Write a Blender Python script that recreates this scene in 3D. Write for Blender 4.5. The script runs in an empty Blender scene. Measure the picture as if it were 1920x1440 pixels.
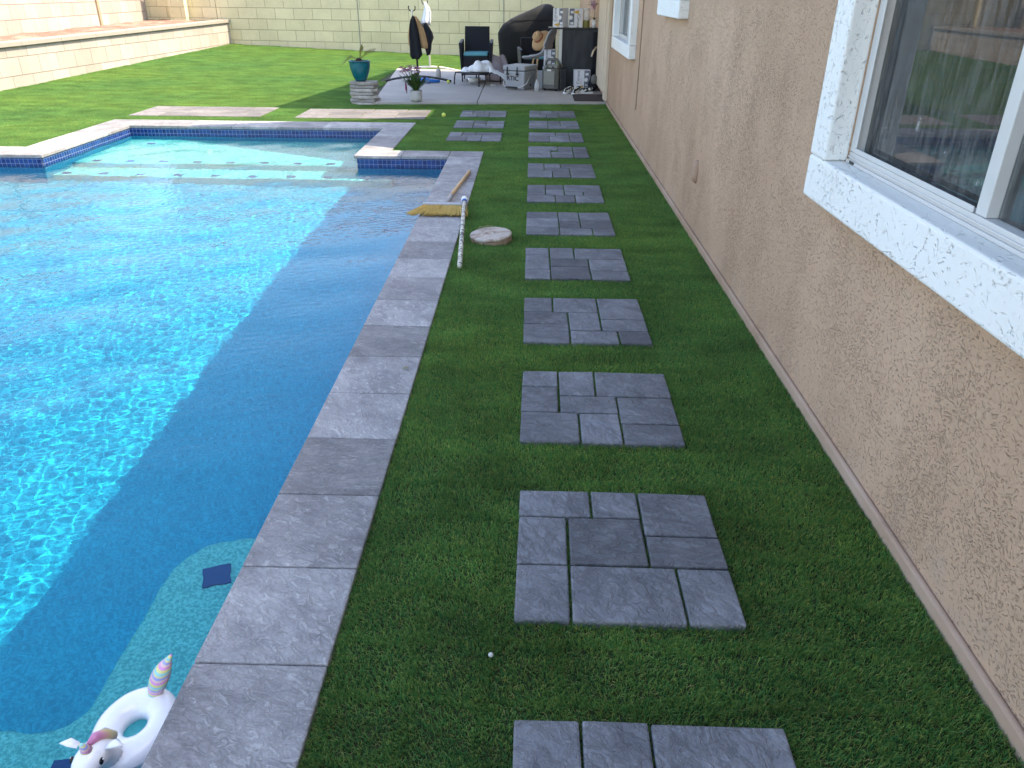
import bpy, bmesh, math, random
import numpy as np
from mathutils import Vector, Matrix, noise
R = math.radians
rnd = random.Random(7)
scene = bpy.context.scene
col = scene.collection

# ---------------------------------------------------------------- camera
cd = bpy.data.cameras.new('camera'); cam = bpy.data.objects.new('camera', cd); col.objects.link(cam)
scene.camera = cam
F, CX, CY = 1425.0, 960.0, 720.0
yv = Vector((999 - CX, -(-19 - CY), -F)).normalized()
up = Vector((math.sin(0.0175), math.cos(0.0175), 0))
zv = (up - yv * up.dot(yv)).normalized(); xv = yv.cross(zv)
rot = Matrix((xv, yv, zv))
CAM_H = 1.65
cam.matrix_world = Matrix.Translation((0, 0, CAM_H)) @ rot.to_4x4()
cd.sensor_fit = 'HORIZONTAL'; cd.sensor_width = 36.0; cd.lens = F * 36.0 / 1920.0
cd.clip_start = 0.05; cd.clip_end = 900

# ---------------------------------------------------------------- light
SUN_DIR = Vector((0.75, -0.06, 1.0)).normalized()          # towards the sun
sun_el = math.asin(SUN_DIR.z); sun_az = math.atan2(SUN_DIR.x, SUN_DIR.y)
w = bpy.data.worlds.new('World'); scene.world = w; w.use_nodes = True
nt = w.node_tree; bg = nt.nodes['Background']
sky = nt.nodes.new('ShaderNodeTexSky'); sky.sky_type = 'NISHITA'; sky.sun_disc = False
sky.sun_elevation = sun_el; sky.sun_rotation = sun_az
sky.altitude = 400; sky.air_density = 1.0; sky.dust_density = 1.6; sky.ozone_density = 1.0
wb = nt.nodes.new('ShaderNodeMix'); wb.data_type = 'RGBA'; wb.blend_type = 'MULTIPLY'; wb.inputs[0].default_value = 1.0
wb.inputs[7].default_value = (1.10, 1.0, 0.89, 1)      # camera white balance set between shade and sun
nt.links.new(sky.outputs[0], wb.inputs[6]); nt.links.new(wb.outputs[2], bg.inputs[0]); bg.inputs[1].default_value = 0.15
sl = bpy.data.lights.new('sun', 'SUN'); so = bpy.data.objects.new('sun', sl); col.objects.link(so)
sl.energy = 2.55; sl.angle = R(0.5); sl.color = (1.0, 0.85, 0.64)
so.rotation_euler = SUN_DIR.to_track_quat('Z', 'Y').to_euler()
sl.cycles.is_caustics_light = True
vs = scene.view_settings
scene.display_settings.display_device = 'sRGB'
vs.view_transform = 'Standard'; vs.look = 'None'; vs.gamma = 1; vs.use_curve_mapping = False
vs.exposure = 2.28
cy = scene.cycles
cy.use_denoising = True
cy.max_bounces = 8; cy.transparent_max_bounces = 12; cy.transmission_bounces = 6; cy.diffuse_bounces = 4
cy.sample_clamp_indirect = 6; cy.blur_glossy = 0.0

# ---------------------------------------------------------------- helpers
def tag(o, label=None, cat=None, group=None, kind=None):
    if label: o['label'] = label
    if cat: o['category'] = cat
    if group: o['group'] = group
    if kind: o['kind'] = kind
    return o

def thing(name, label, cat, loc=(0, 0, 0), rz=0.0, group=None):
    o = bpy.data.objects.new(name, None); col.objects.link(o)
    o.location = loc; o.rotation_euler = (0, 0, rz); o.empty_display_size = 0.1
    return tag(o, label, cat, group)

class MB:
    def __init__(s): s.v = []; s.f = []
    def add(s, vs_, fs):
        n = len(s.v); s.v += [tuple(p) for p in vs_]; s.f += [tuple(i + n for i in f) for f in fs]; return s
    def box(s, x0, x1, y0, y1, z0, z1):
        return s.add([(x0,y0,z0),(x1,y0,z0),(x1,y1,z0),(x0,y1,z0),(x0,y0,z1),(x1,y0,z1),(x1,y1,z1),(x0,y1,z1)],
                     [(0,3,2,1),(4,5,6,7),(0,1,5,4),(1,2,6,5),(2,3,7,6),(3,0,4,7)])
    def tube(s, pts, rad, n=10, cap=True, flat=1.0):
        pts = [Vector(p) for p in pts]
        if not hasattr(rad, '__len__'): rad = [rad] * len(pts)
        rings = []; up0 = None
        for i, p in enumerate(pts):
            t = (pts[min(i+1, len(pts)-1)] - pts[max(i-1, 0)]).normalized()
            if up0 is None:
                up0 = Vector((0,0,1)) if abs(t.z) < 0.9 else Vector((1,0,0))
            a = t.cross(up0).normalized(); b = a.cross(t).normalized(); up0 = b
            rings.append([p + a * (math.cos(2*math.pi*k/n) * rad[i]) + b * (math.sin(2*math.pi*k/n) * rad[i] * flat) for k in range(n)])
        return s.rings(rings, cap)
    def rings(s, rings, cap=True, closed=True):
        n = len(rings[0]); v = [q for r in rings for q in r]; f = []
        for i in range(len(rings) - 1):
            for k in range(n if closed else n - 1):
                a = i*n + k; b = i*n + (k+1) % n
                f.append((a, b, b + n, a + n))
        if cap and closed:
            f.append(tuple(range(n-1, -1, -1))); f.append(tuple((len(rings)-1)*n + k for k in range(n)))
        return s.add(v, f)
    def lathe(s, prof, n=24, c=(0,0,0), cap=True):
        return s.rings([[(c[0]+r*math.cos(2*math.pi*k/n), c[1]+r*math.sin(2*math.pi*k/n), c[2]+z) for k in range(n)] for r, z in prof], cap)
    def prism(s, poly, z0, z1):
        n = len(poly)
        return s.add([(x,y,z0) for x,y in poly] + [(x,y,z1) for x,y in poly],
                     [tuple(range(n-1,-1,-1)), tuple(range(n, 2*n))] + [(k,(k+1)%n,n+(k+1)%n,n+k) for k in range(n)])
    def grid(s, fn, nu, nv, wrap_u=False):
        v = [fn(i/(nu if wrap_u else nu-1), j/(nv-1)) for j in range(nv) for i in range(nu)]
        f = []
        for j in range(nv-1):
            for i in range(nu if wrap_u else nu-1):
                a = j*nu + i; b = j*nu + (i+1) % nu
                f.append((a, b, b+nu, a+nu))
        return s.add(v, f)
    def ball(s, c, r, nu=16, nv=10, sc=(1,1,1)):
        c = Vector(c)
        rings = []
        for j in range(nv+1):
            th = math.pi * min(max(j/nv, 0.004), 0.996)
            rings.append([c + Vector((r*sc[0]*math.sin(th)*math.cos(2*math.pi*k/nu), r*sc[1]*math.sin(th)*math.sin(2*math.pi*k/nu), -r*sc[2]*math.cos(th))) for k in range(nu)])
        return s.rings(rings)
    def xf(s, m, start=0):
        s.v[start:] = [tuple(m @ Vector(p)) for p in s.v[start:]]; return s
    def build(s, name, mat, parent=None, smooth=False, bevel=0.0, seg=2, solid=0.0, sub=0, loc=None):
        me = bpy.data.meshes.new(name); me.from_pydata(s.v, [], s.f); me.validate(); me.update()
        if smooth: me.polygons.foreach_set('use_smooth', [True]*len(me.polygons))
        o = bpy.data.objects.new(name, me); col.objects.link(o)
        if mat: me.materials.append(mat)
        if parent: o.parent = parent
        if loc: o.location = loc
        if solid:
            m = o.modifiers.new('solid', 'SOLIDIFY'); m.thickness = solid; m.offset = 0
        if sub:
            m = o.modifiers.new('sub', 'SUBSURF'); m.levels = sub; m.render_levels = sub
        if bevel:
            m = o.modifiers.new('bevel', 'BEVEL'); m.width = bevel; m.segments = seg; m.limit_method = 'ANGLE'; m.angle_limit = R(40)
        return o

def nz(p, sc, seed=0.0): return noise.noise(Vector((p[0]*sc + seed, p[1]*sc + seed*1.7, p[2]*sc - seed)))

# ---------------------------------------------------------------- materials
def mat_new(name):
    m = bpy.data.materials.new(name); m.use_nodes = True
    return m, m.node_tree, m.node_tree.nodes['Principled BSDF']
def N(nt, t, **k):
    n = nt.nodes.new(t)
    for a, b in k.items(): setattr(n, a, b)
    return n
def L(nt, a, b): nt.links.new(a, b)
def ramp(nt, fac, stops, interp='LINEAR'):
    r = N(nt, 'ShaderNodeValToRGB'); r.color_ramp.interpolation = interp
    e = r.color_ramp.elements
    while len(e) < len(stops): e.new(0.5)
    for i, (p, c) in enumerate(stops):
        e[i].position = p; e[i].color = (c[0], c[1], c[2], 1) if hasattr(c, '__len__') else (c, c, c, 1)
    L(nt, fac, r.inputs[0]); return r.outputs[0]
def tex(nt, kind, coord, scale, **k):
    n = N(nt, kind)
    for a, b in k.items():
        if a in n.inputs: n.inputs[a].default_value = b
        else: setattr(n, a, b)
    if 'Scale' in n.inputs: n.inputs['Scale'].default_value = scale
    L(nt, coord, n.inputs['Vector']); return n
def mapping(nt, coord, sc=(1,1,1), rot=(0,0,0), loc=(0,0,0)):
    m = N(nt, 'ShaderNodeMapping'); m.inputs['Scale'].default_value = sc; m.inputs['Rotation'].default_value = rot; m.inputs['Location'].default_value = loc
    L(nt, coord, m.inputs[0]); return m.outputs[0]
def mix(nt, fac, a, b, mode='MIX'):
    m = N(nt, 'ShaderNodeMix', data_type='RGBA', blend_type=mode)
    for s, v in ((0, fac), (6, a), (7, b)):
        if hasattr(v, 'is_output'): L(nt, v, m.inputs[s])
        elif s == 0: m.inputs[0].default_value = v
        else: m.inputs[s].default_value = (v[0], v[1], v[2], 1)
    return m.outputs[2]
def mth(nt, op, a, b=0.0, clamp=False):
    m = N(nt, 'ShaderNodeMath', operation=op, use_clamp=clamp)
    for s, v in ((0, a), (1, b)):
        if hasattr(v, 'is_output'): L(nt, v, m.inputs[s])
        else: m.inputs[s].default_value = v
    return m.outputs[0]
def bump(nt, h, dist, strength=1.0, normal=None):
    b = N(nt, 'ShaderNodeBump'); b.inputs['Distance'].default_value = dist; b.inputs['Strength'].default_value = strength
    L(nt, h, b.inputs['Height'])
    if normal: L(nt, normal, b.inputs['Normal'])
    return b.outputs[0]
def wpos(nt): return N(nt, 'ShaderNodeNewGeometry').outputs['Position']
def opos(nt): return N(nt, 'ShaderNodeTexCoord').outputs['Object']

def simple(name, c, rough=0.6, metal=0.0, var=0.12, scale=14.0, bmp=0.0, spec=0.5, **k):
    m, nt, p = mat_new(name)
    n = tex(nt, 'ShaderNodeTexNoise', opos(nt), scale, Detail=5.0)
    L(nt, mix(nt, n.outputs[0], [x*(1-var) for x in c], [min(1, x*(1+var)) for x in c]), p.inputs['Base Color'])
    r2 = mth(nt, 'MULTIPLY_ADD', n.outputs[0], 0.2); r2.node.inputs[2].default_value = rough - 0.1
    L(nt, r2, p.inputs['Roughness'])
    p.inputs['Metallic'].default_value = metal; p.inputs['Specular IOR Level'].default_value = spec
    if bmp:
        n2 = tex(nt, 'ShaderNodeTexNoise', opos(nt), scale*6, Detail=3.0); L(nt, bump(nt, n2.outputs[0], bmp), p.inputs['Normal'])
    for a, b in k.items(): p.inputs[a.replace('_', ' ')].default_value = b
    return m

def stucco(name, c, c2, flat=0.5, dist=0.006, sc=34.0, pit=0.22, splash=False):
    """hand-trowelled stucco: smooth raised skins with torn edges between them"""
    m, nt, p = mat_new(name); P = wpos(nt)
    warp = tex(nt, 'ShaderNodeTexNoise', P, 9.0, Detail=2.0)
    add = N(nt, 'ShaderNodeVectorMath', operation='MULTIPLY_ADD'); L(nt, warp.outputs[1], add.inputs[0]); add.inputs[1].default_value = (0.09,)*3; L(nt, P, add.inputs[2])
    n1 = tex(nt, 'ShaderNodeTexNoise', mapping(nt, add.outputs[0], (1, 0.8, 1.15)), sc, Detail=2.5, Roughness=0.5, Distortion=0.5)
    lo = tex(nt, 'ShaderNodeTexNoise', P, 2.6, Detail=3.0)
    hsum = mth(nt, 'ADD', n1.outputs[0], mth(nt, 'MULTIPLY', mth(nt, 'SUBTRACT', lo.outputs[0], 0.5), 0.28))
    plate = ramp(nt, hsum, [(flat-0.09, 0.0), (flat-0.015, 0.75), (flat+0.09, 1.0)])
    fine = tex(nt, 'ShaderNodeTexNoise', P, 260.0, Detail=2.0)
    h = mth(nt, 'MULTIPLY_ADD', fine.outputs[0], 0.10); L(nt, plate, h.node.inputs[2])
    L(nt, bump(nt, h, dist), p.inputs['Normal'])
    big = tex(nt, 'ShaderNodeTexNoise', mapping(nt, P, (1, 1, 0.5)), 1.3, Detail=6.0, Roughness=0.6)
    base = mix(nt, ramp(nt, big.outputs[0], [(0.35, 0), (0.68, 1)]), c, c2)
    base = mix(nt, mth(nt, 'MULTIPLY', mth(nt, 'SUBTRACT', 1.0, plate), pit), base, [x*0.7 for x in c])  # recess shading between the raised skins mixed into the base colour
    if splash:     # dusty splash marks where sprinklers and soil reach the wall
        sp = N(nt, 'ShaderNodeSeparateXYZ'); L(nt, P, sp.inputs[0])
        st_ = tex(nt, 'ShaderNodeTexNoise', mapping(nt, P, (1, 1.5, 0.9)), 5.0, Detail=6.0, Roughness=0.7)
        k_ = mth(nt, 'MULTIPLY', ramp(nt, mth(nt, 'SUBTRACT', st_.outputs[0], mth(nt, 'MULTIPLY', sp.outputs[2], 0.9)), [(0.40, 0), (0.60, 1)]), 0.4)
        base = mix(nt, k_, base, (0.42, 0.33, 0.27))
        cr = tex(nt, 'ShaderNodeTexNoise', mapping(nt, P, (1, 1, 0.35)), 1.1, Detail=8.0, Roughness=0.75)
        base = mix(nt, mth(nt, 'MULTIPLY', ramp(nt, cr.outputs[0], [(0.495, 0), (0.5, 1), (0.505, 0)]), 0.18), base, (0.25, 0.17, 0.12))
    L(nt, base, p.inputs['Base Color']); p.inputs['Roughness'].default_value = 0.88; p.inputs['Specular IOR Level'].default_value = 0.2
    return m

def blockwall(name, c, c2, mortar, bw=0.57, bh=0.285, off=0.0):
    m, nt, p = mat_new(name)
    uv = N(nt, 'ShaderNodeTexCoord').outputs['UV']
    b = N(nt, 'ShaderNodeTexBrick'); L(nt, mapping(nt, uv, loc=(0, off, 0)), b.inputs['Vector'])
    b.offset = 0.5; b.inputs['Scale'].default_value = 1.0; b.inputs['Brick Width'].default_value = bw; b.inputs['Row Height'].default_value = bh
    b.inputs['Mortar Size'].default_value = 0.006; b.inputs['Mortar Smooth'].default_value = 0.35; b.inputs['Bias'].default_value = 0.0
    for i, cc in enumerate((c, c2, mortar)): b.inputs[i+1].default_value = (*cc, 1)
    P = wpos(nt)
    big = tex(nt, 'ShaderNodeTexNoise', P, 1.1, Detail=7.0, Roughness=0.65)
    fine = tex(nt, 'ShaderNodeTexNoise', P, 55.0, Detail=4.0)
    base = mix(nt, 1.0, b.outputs[0], ramp(nt, big.outputs[0], [(0.3, 0.86), (0.7, 1.08)]), 'MULTIPLY')
    base = mix(nt, 0.5, base, ramp(nt, fine.outputs[0], [(0.3, 0.85), (0.7, 1.1)]), 'MULTIPLY')
    L(nt, base, p.inputs['Base Color'])
    h = mth(nt, 'MULTIPLY_ADD', fine.outputs[0], 0.35); L(nt, mth(nt, 'SUBTRACT', 1.0, b.outputs[1]), h.node.inputs[2])
    L(nt, bump(nt, h, 0.010), p.inputs['Normal']); p.inputs['Roughness'].default_value = 0.9; p.inputs['Specular IOR Level'].default_value = 0.2
    return m

def stone(name, c, c2, veinc, sc=1.0, dist=0.004, vein=0.5, rough=0.7, aniso=2.2, vsc=13.0):
    """cleft concrete / travertine stone, tone differs stone by stone"""
    m, nt, p = mat_new(name)
    oi = N(nt, 'ShaderNodeObjectInfo')
    P = wpos(nt)
    off = N(nt, 'ShaderNodeVectorMath', operation='MULTIPLY_ADD'); L(nt, oi.outputs['Random'], off.inputs[0]); off.inputs[1].default_value = (37.0, 11.0, 23.0); L(nt, P, off.inputs[2])
    Q = off.outputs[0]
    rz = N(nt, 'ShaderNodeVectorRotate'); rz.rotation_type = 'Z_AXIS'; L(nt, Q, rz.inputs['Vector']); L(nt, mth(nt, 'MULTIPLY', oi.outputs['Random'], 1.2), rz.inputs['Angle']); Q = rz.outputs[0]
    n1 = tex(nt, 'ShaderNodeTexNoise', mapping(nt, Q, (1, aniso, 1)), 6.0*sc, Detail=8.0, Roughness=0.62, Distortion=0.8)
    n2 = tex(nt, 'ShaderNodeTexNoise', mapping(nt, Q, (0.8, aniso, 1)), vsc*sc, Detail=5.0, Roughness=0.7, Distortion=1.2)
    n3 = tex(nt, 'ShaderNodeTexNoise', Q, 140.0, Detail=2.0)
    base = mix(nt, ramp(nt, n1.outputs[0], [(0.32, 0), (0.66, 1)]), c, c2)
    base = mix(nt, mth(nt, 'MULTIPLY', ramp(nt, n2.outputs[0], [(0.55, 0), (0.60, 1.0), (0.68, 0.2)]), vein), base, veinc)
    pt = tex(nt, 'ShaderNodeTexNoise', P, 2.3*sc, Detail=6.0, Roughness=0.7)
    base = mix(nt, 1.0, base, ramp(nt, pt.outputs[0], [(0.32, 0.80), (0.5, 1.0), (0.68, 1.25)]), 'MULTIPLY')
    tone = ramp(nt, oi.outputs['Random'], [(0, 0.70), (0.45, 1.0), (1, 1.24)])
    base = mix(nt, 1.0, base, tone, 'MULTIPLY')
    L(nt, mix(nt, 0.6, base, ramp(nt, n3.outputs[0], [(0.3, 0.8), (0.7, 1.15)]), 'MULTIPLY'), p.inputs['Base Color'])
    h = mth(nt, 'ADD', n1.outputs[0], mth(nt, 'MULTIPLY', ramp(nt, n2.outputs[0], [(0.45, 0), (0.62, 1)]), 0.5))
    h = mth(nt, 'ADD', h, mth(nt, 'MULTIPLY', n3.outputs[0], 0.12))
    L(nt, bump(nt, h, dist), p.inputs['Normal'])
    p.inputs['Roughness'].default_value = rough; p.inputs['Specular IOR Level'].default_value = 0.35
    return m

M = {}
M['stucco'] = stucco('stucco_tan', (0.50, 0.338, 0.226), (0.585, 0.405, 0.28), 0.41, 0.005, 108.0, splash=True)
M['plinth'] = stucco('stucco_base', (0.40, 0.27, 0.19), (0.50, 0.37, 0.29), 0.34, 0.003, 12.0)
M['white_stucco'] = stucco('stucco_white', (0.84, 0.84, 0.80), (0.89, 0.89, 0.86), 0.37, 0.006, 55.0, 0.02)
M['block_shade'] = blockwall('block_painted', (0.63, 0.56, 0.345), (0.72, 0.64, 0.405), (0.36, 0.32, 0.20))
M['block_cream'] = blockwall('block_cream', (0.315, 0.28, 0.24), (0.385, 0.35, 0.31), (0.21, 0.18, 0.145), off=0.12)
M['cap'] = simple('wall_cap', (0.255, 0.235, 0.20), 0.85, var=0.08, scale=8, bmp=0.002)
M['tan_post'] = simple('tan_post', (0.30, 0.22, 0.14), 0.85, var=0.1, bmp=0.002)
M['paver'] = stone('slate_paver', (0.125, 0.127, 0.142), (0.205, 0.206, 0.222), (0.34, 0.345, 0.365), 0.9, 0.009, 0.25, aniso=1.35, vsc=22.0)
M['coping'] = stone('travertine_coping', (0.205, 0.20, 0.208), (0.325, 0.315, 0.318), (0.54, 0.53, 0.53), 0.9, 0.005, 0.45, aniso=1.5, vsc=27.0)
M['slab_paver'] = stone('pale_paver', (0.13, 0.12, 0.116), (0.18, 0.166, 0.16), (0.24, 0.225, 0.215), 0.6, 0.004, 0.25)
M['joint'] = simple('joint_grey', (0.27, 0.27, 0.22), 0.9)
M['roof'] = simple('roof_tile', (0.30, 0.17, 0.11), 0.85)
M['cream_paint'] = simple('cream_paint', (0.66, 0.56, 0.43), 0.6, var=0.05, scale=5)
M['alu'] = simple('white_aluminium', (0.62, 0.62, 0.60), 0.4, var=0.06)
M['dark_room'] = simple('dark_room', (0.09, 0.085, 0.08), 0.9)
M['wood'] = simple('pine_wood', (0.55, 0.36, 0.18), 0.55, var=0.2)
M['black_plastic'] = simple('black_plastic', (0.012, 0.013, 0.016), 0.45)
M['black_metal'] = simple('black_metal', (0.015, 0.015, 0.017), 0.35)
M['grey_plastic'] = simple('grey_plastic', (0.36, 0.37, 0.39), 0.5, var=0.06)
M['speaker_grey'] = simple('speaker_grey', (0.12, 0.12, 0.11), 0.45)
M['speaker_panel'] = simple('speaker_panel', (0.22, 0.22, 0.19), 0.5)
M['white_plastic'] = simple('white_plastic', (0.78, 0.78, 0.77), 0.4, var=0.04)
M['white_cloth'] = simple('white_cloth', (0.80, 0.81, 0.83), 0.95, var=0.08, bmp=0.002)
M['grey_cloth'] = simple('grey_blanket', (0.34, 0.30, 0.34), 0.95, var=0.15, bmp=0.003)
M['black_cloth'] = simple('black_cloth', (0.008, 0.009, 0.013), 0.9, var=0.3, bmp=0.003)
M['tan_cloth'] = simple('tan_cloth', (0.52, 0.33, 0.16), 0.95, var=0.12, bmp=0.002)
M['cover'] = simple('black_cover', (0.005, 0.006, 0.008), 0.85, var=0.35, scale=4, bmp=0.003)
M['wicker'] = None
M['teal_cushion'] = simple('teal_cushion', (0.13, 0.36, 0.42), 0.95, bmp=0.002)
M['cardboard_white'] = simple('printed_card', (0.74, 0.74, 0.78), 0.55, var=0.04)
M['print_blue'] = simple('print_blue', (0.17, 0.17, 0.22), 0.5)
M['print_navy'] = simple('print_navy', (0.03, 0.035, 0.08), 0.5)
M['print_gold'] = simple('print_gold', (0.60, 0.36, 0.05), 0.5)
M['print_rose'] = simple('print_rose', (0.50, 0.36, 0.40), 0.5)
M['glaze'] = simple('teal_glaze', (0.005, 0.115, 0.15), 0.22, var=0.3, scale=9)
M['soil'] = simple('potting_soil', (0.03, 0.02, 0.014), 0.95, bmp=0.01)
M['concrete_pot'] = simple('concrete_pot', (0.45, 0.44, 0.41), 0.8, var=0.15)
M['leaf'] = simple('leaf', (0.05, 0.10, 0.025), 0.45, var=0.35, scale=25)
M['leaf_dry'] = simple('dry_leaf', (0.19, 0.18, 0.045), 0.6, var=0.4, scale=20)
M['flower'] = simple('flower_purple', (0.30, 0.10, 0.17), 0.7, var=0.35, scale=20)
M['flower_pale'] = simple('flower_pale', (0.62, 0.42, 0.50), 0.7, var=0.2)
M['straw'] = simple('straw', (0.52, 0.33, 0.17), 0.9, var=0.2, scale=40, bmp=0.003)
M['hat_band'] = simple('hat_band', (0.35, 0.08, 0.06), 0.9)
M['stack_stone'] = stone('stacked_paver', (0.33, 0.31, 0.28), (0.46, 0.43, 0.40), (0.55, 0.52, 0.48), 1.0, 0.004, 0.3, 0.85)
M['blue_toy'] = simple('blue_toy', (0.02, 0.16, 0.55), 0.4)
M['tennis'] = simple('tennis_ball', (0.55, 0.62, 0.12), 0.95, bmp=0.002)
M['mat'] = simple('door_mat', (0.045, 0.032, 0.03), 0.95, var=0.4, scale=60, bmp=0.004)
M['pebble'] = simple('pebble', (0.55, 0.55, 0.53), 0.7)
M['bristle'] = simple('bristle', (0.50, 0.36, 0.10), 0.8, var=0.3, scale=60)
M['lid'] = simple('lid_tan', (0.55, 0.46, 0.38), 0.6, var=0.2, scale=18)
M['lid_edge'] = simple('lid_ring', (0.40, 0.28, 0.20), 0.7)
M['pole_white'] = simple('chipped_paint', (0.62, 0.60, 0.54), 0.5, var=0.2)
M['inflatable'] = simple('inflatable_white', (0.80, 0.81, 0.84), 0.25, var=0.03, Coat_Weight=0.3)
M['eye_black'] = simple('eye_black', (0.01, 0.01, 0.012), 0.2)
M['clear'] = None

# wicker
m, nt, p = mat_new('dark_wicker'); O = opos(nt)
ck = N(nt, 'ShaderNodeTexWave'); ck.inputs['Scale'].default_value = 28.0; L(nt, mapping(nt, O, (1, 1, 1.0), (0, 0, 0)), ck.inputs['Vector']); ck.bands_direction = 'Z'
L(nt, mix(nt, ck.outputs[1], (0.005, 0.006, 0.010), (0.020, 0.021, 0.030)), p.inputs['Base Color'])
L(nt, bump(nt, ck.outputs[1], 0.004), p.inputs['Normal']); p.inputs['Roughness'].default_value = 0.55
M['wicker'] = m
# cabinet front: dark with dusty smears
m, nt, p = mat_new('dusty_black'); O = opos(nt)
n1 = tex(nt, 'ShaderNodeTexNoise', mapping(nt, O, (3, 3, 0.9)), 3.0, Detail=6.0)
L(nt, mix(nt, ramp(nt, n1.outputs[0], [(0.4, 0), (0.75, 1)]), (0.010, 0.014, 0.022), (0.036, 0.042, 0.054)), p.inputs['Base Color']); p.inputs['Roughness'].default_value = 0.5
M['cabinet'] = m
# rainbow stripes for the float
m, nt, p = mat_new('pastel_stripes'); O = opos(nt)
wv = N(nt, 'ShaderNodeTexWave'); wv.inputs['Scale'].default_value = 9.0; wv.inputs['Distortion'].default_value = 2.5; wv.inputs['Detail'].default_value = 1.0; wv.wave_profile = 'SAW'
L(nt, mapping(nt, O, (1.0, 1.0, 1.0), (0, R(70), 0.3)), wv.inputs['Vector'])
L(nt, ramp(nt, wv.outputs[1], [(0, (0.30, 0.62, 0.62)), (0.2, (0.72, 0.66, 0.25)), (0.38, (0.70, 0.30, 0.62)), (0.55, (0.75, 0.52, 0.48)), (0.7, (0.33, 0.36, 0.66)), (0.88, (0.7, 0.62, 0.3))], 'CONSTANT'), p.inputs['Base Color'])
p.inputs['Roughness'].default_value = 0.3
M['stripes'] = m
m, nt, p = mat_new('pastel_mane'); O = opos(nt)
n1 = tex(nt, 'ShaderNodeTexNoise', O, 14.0, Detail=1.0)
L(nt, ramp(nt, n1.outputs[0], [(0.35, (0.52, 0.20, 0.36)), (0.5, (0.62, 0.34, 0.36)), (0.6, (0.60, 0.52, 0.22)), (0.75, (0.42, 0.30, 0.55))]), p.inputs['Base Color']); p.inputs['Roughness'].default_value = 0.3
M['mane'] = m
# zebra sneaker
m, nt, p = mat_new('zebra_knit'); O = opos(nt)
wv = N(nt, 'ShaderNodeTexWave'); wv.inputs['Scale'].default_value = 6.0; wv.inputs['Distortion'].default_value = 5.0; wv.inputs['Detail Scale'].default_value = 3.0; L(nt, O, wv.inputs['Vector'])
L(nt, ramp(nt, wv.outputs[1], [(0.40, (0.70, 0.69, 0.66)), (0.48, (0.02, 0.02, 0.02))]), p.inputs['Base Color']); p.inputs['Roughness'].default_value = 0.85
M['zebra'] = m
# concrete patio
m, nt, p = mat_new('patio_concrete'); P = wpos(nt)
n1 = tex(nt, 'ShaderNodeTexNoise', P, 1.2, Detail=8.0, Roughness=0.65); n2 = tex(nt, 'ShaderNodeTexNoise', P, 70.0, Detail=4.0)
b_ = mix(nt, ramp(nt, n1.outputs[0], [(0.3, 0), (0.7, 1)]), (0.36, 0.33, 0.31), (0.47, 0.43, 0.40))
L(nt, mix(nt, 0.6, b_, ramp(nt, n2.outputs[0], [(0.3, 0.85), (0.7, 1.12)]), 'MULTIPLY'), p.inputs['Base Color'])
L(nt, bump(nt, n2.outputs[0], 0.002), p.inputs['Normal']); p.inputs['Roughness'].default_value = 0.85
M['concrete'] = m
# planter gravel
m, nt, p = mat_new('red_gravel'); P = wpos(nt)
v1 = tex(nt, 'ShaderNodeTexVoronoi', P, 30.0); n1 = tex(nt, 'ShaderNodeTexNoise', P, 2.0, Detail=6.0)
b_ = mix(nt, v1.outputs[1], (0.17, 0.085, 0.058), (0.26, 0.155, 0.115)); b_ = mix(nt, ramp(nt, n1.outputs[0], [(0.45, 0), (0.62, 1)]), b_, (0.29, 0.215, 0.165))
L(nt, b_, p.inputs['Base Color']); L(nt, bump(nt, v1.outputs[0], 0.02), p.inputs['Normal']); p.inputs['Roughness'].default_value = 0.95
M['gravel'] = m
# desert ground beyond
M['dirt'] = simple('desert_ground', (0.36, 0.27, 0.19), 0.95, var=0.25, scale=0.6)
# turf backing and blades
m, nt, p = mat_new('turf_backing'); P = wpos(nt)
n1 = tex(nt, 'ShaderNodeTexNoise', P, 60.0, Detail=4.0)
L(nt, mix(nt, n1.outputs[0], (0.012, 0.022, 0.006), (0.05, 0.055, 0.018)), p.inputs['Base Color']); p.inputs['Roughness'].default_value = 0.95
M['turf_base'] = m
m, nt, p = mat_new('turf_blade'); P = wpos(nt)
at = N(nt, 'ShaderNodeAttribute'); at.attribute_name = 'tone'
n1 = tex(nt, 'ShaderNodeTexNoise', mapping(nt, P, (1, 1.6, 1)), 2.2, Detail=5.0, Roughness=0.6)
n2 = tex(nt, 'ShaderNodeTexNoise', P, 0.5, Detail=2.0)
b_ = ramp(nt, at.outputs['Fac'], [(0.0, (0.048, 0.20, 0.062)), (0.35, (0.125, 0.31, 0.092)), (0.7, (0.36, 0.45, 0.115)), (0.9, (0.50, 0.52, 0.15)), (1.0, (0.52, 0.44, 0.19))])
b_ = mix(nt, 1.0, b_, ramp(nt, n1.outputs[0], [(0.3, 0.72), (0.7, 1.25)]), 'MULTIPLY')
b_ = mix(nt, 1.0, b_, ramp(nt, n2.outputs[0], [(0.35, (0.85, 0.95, 1.0)), (0.65, (1.10, 1.05, 0.95))]), 'MULTIPLY')
L(nt, b_, p.inputs['Base Color']); p.inputs['Roughness'].default_value = 0.42; p.inputs['Specular IOR Level'].default_value = 0.4
tr = N(nt, 'ShaderNodeBsdfTranslucent'); L(nt, b_, tr.inputs[0])
mx = N(nt, 'ShaderNodeMixShader'); mx.inputs[0].default_value = 0.48
L(nt, p.outputs[0], mx.inputs[1]); L(nt, tr.outputs[0], mx.inputs[2]); L(nt, mx.outputs[0], nt.nodes['Material Output'].inputs[0])
M['blade'] = m
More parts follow.
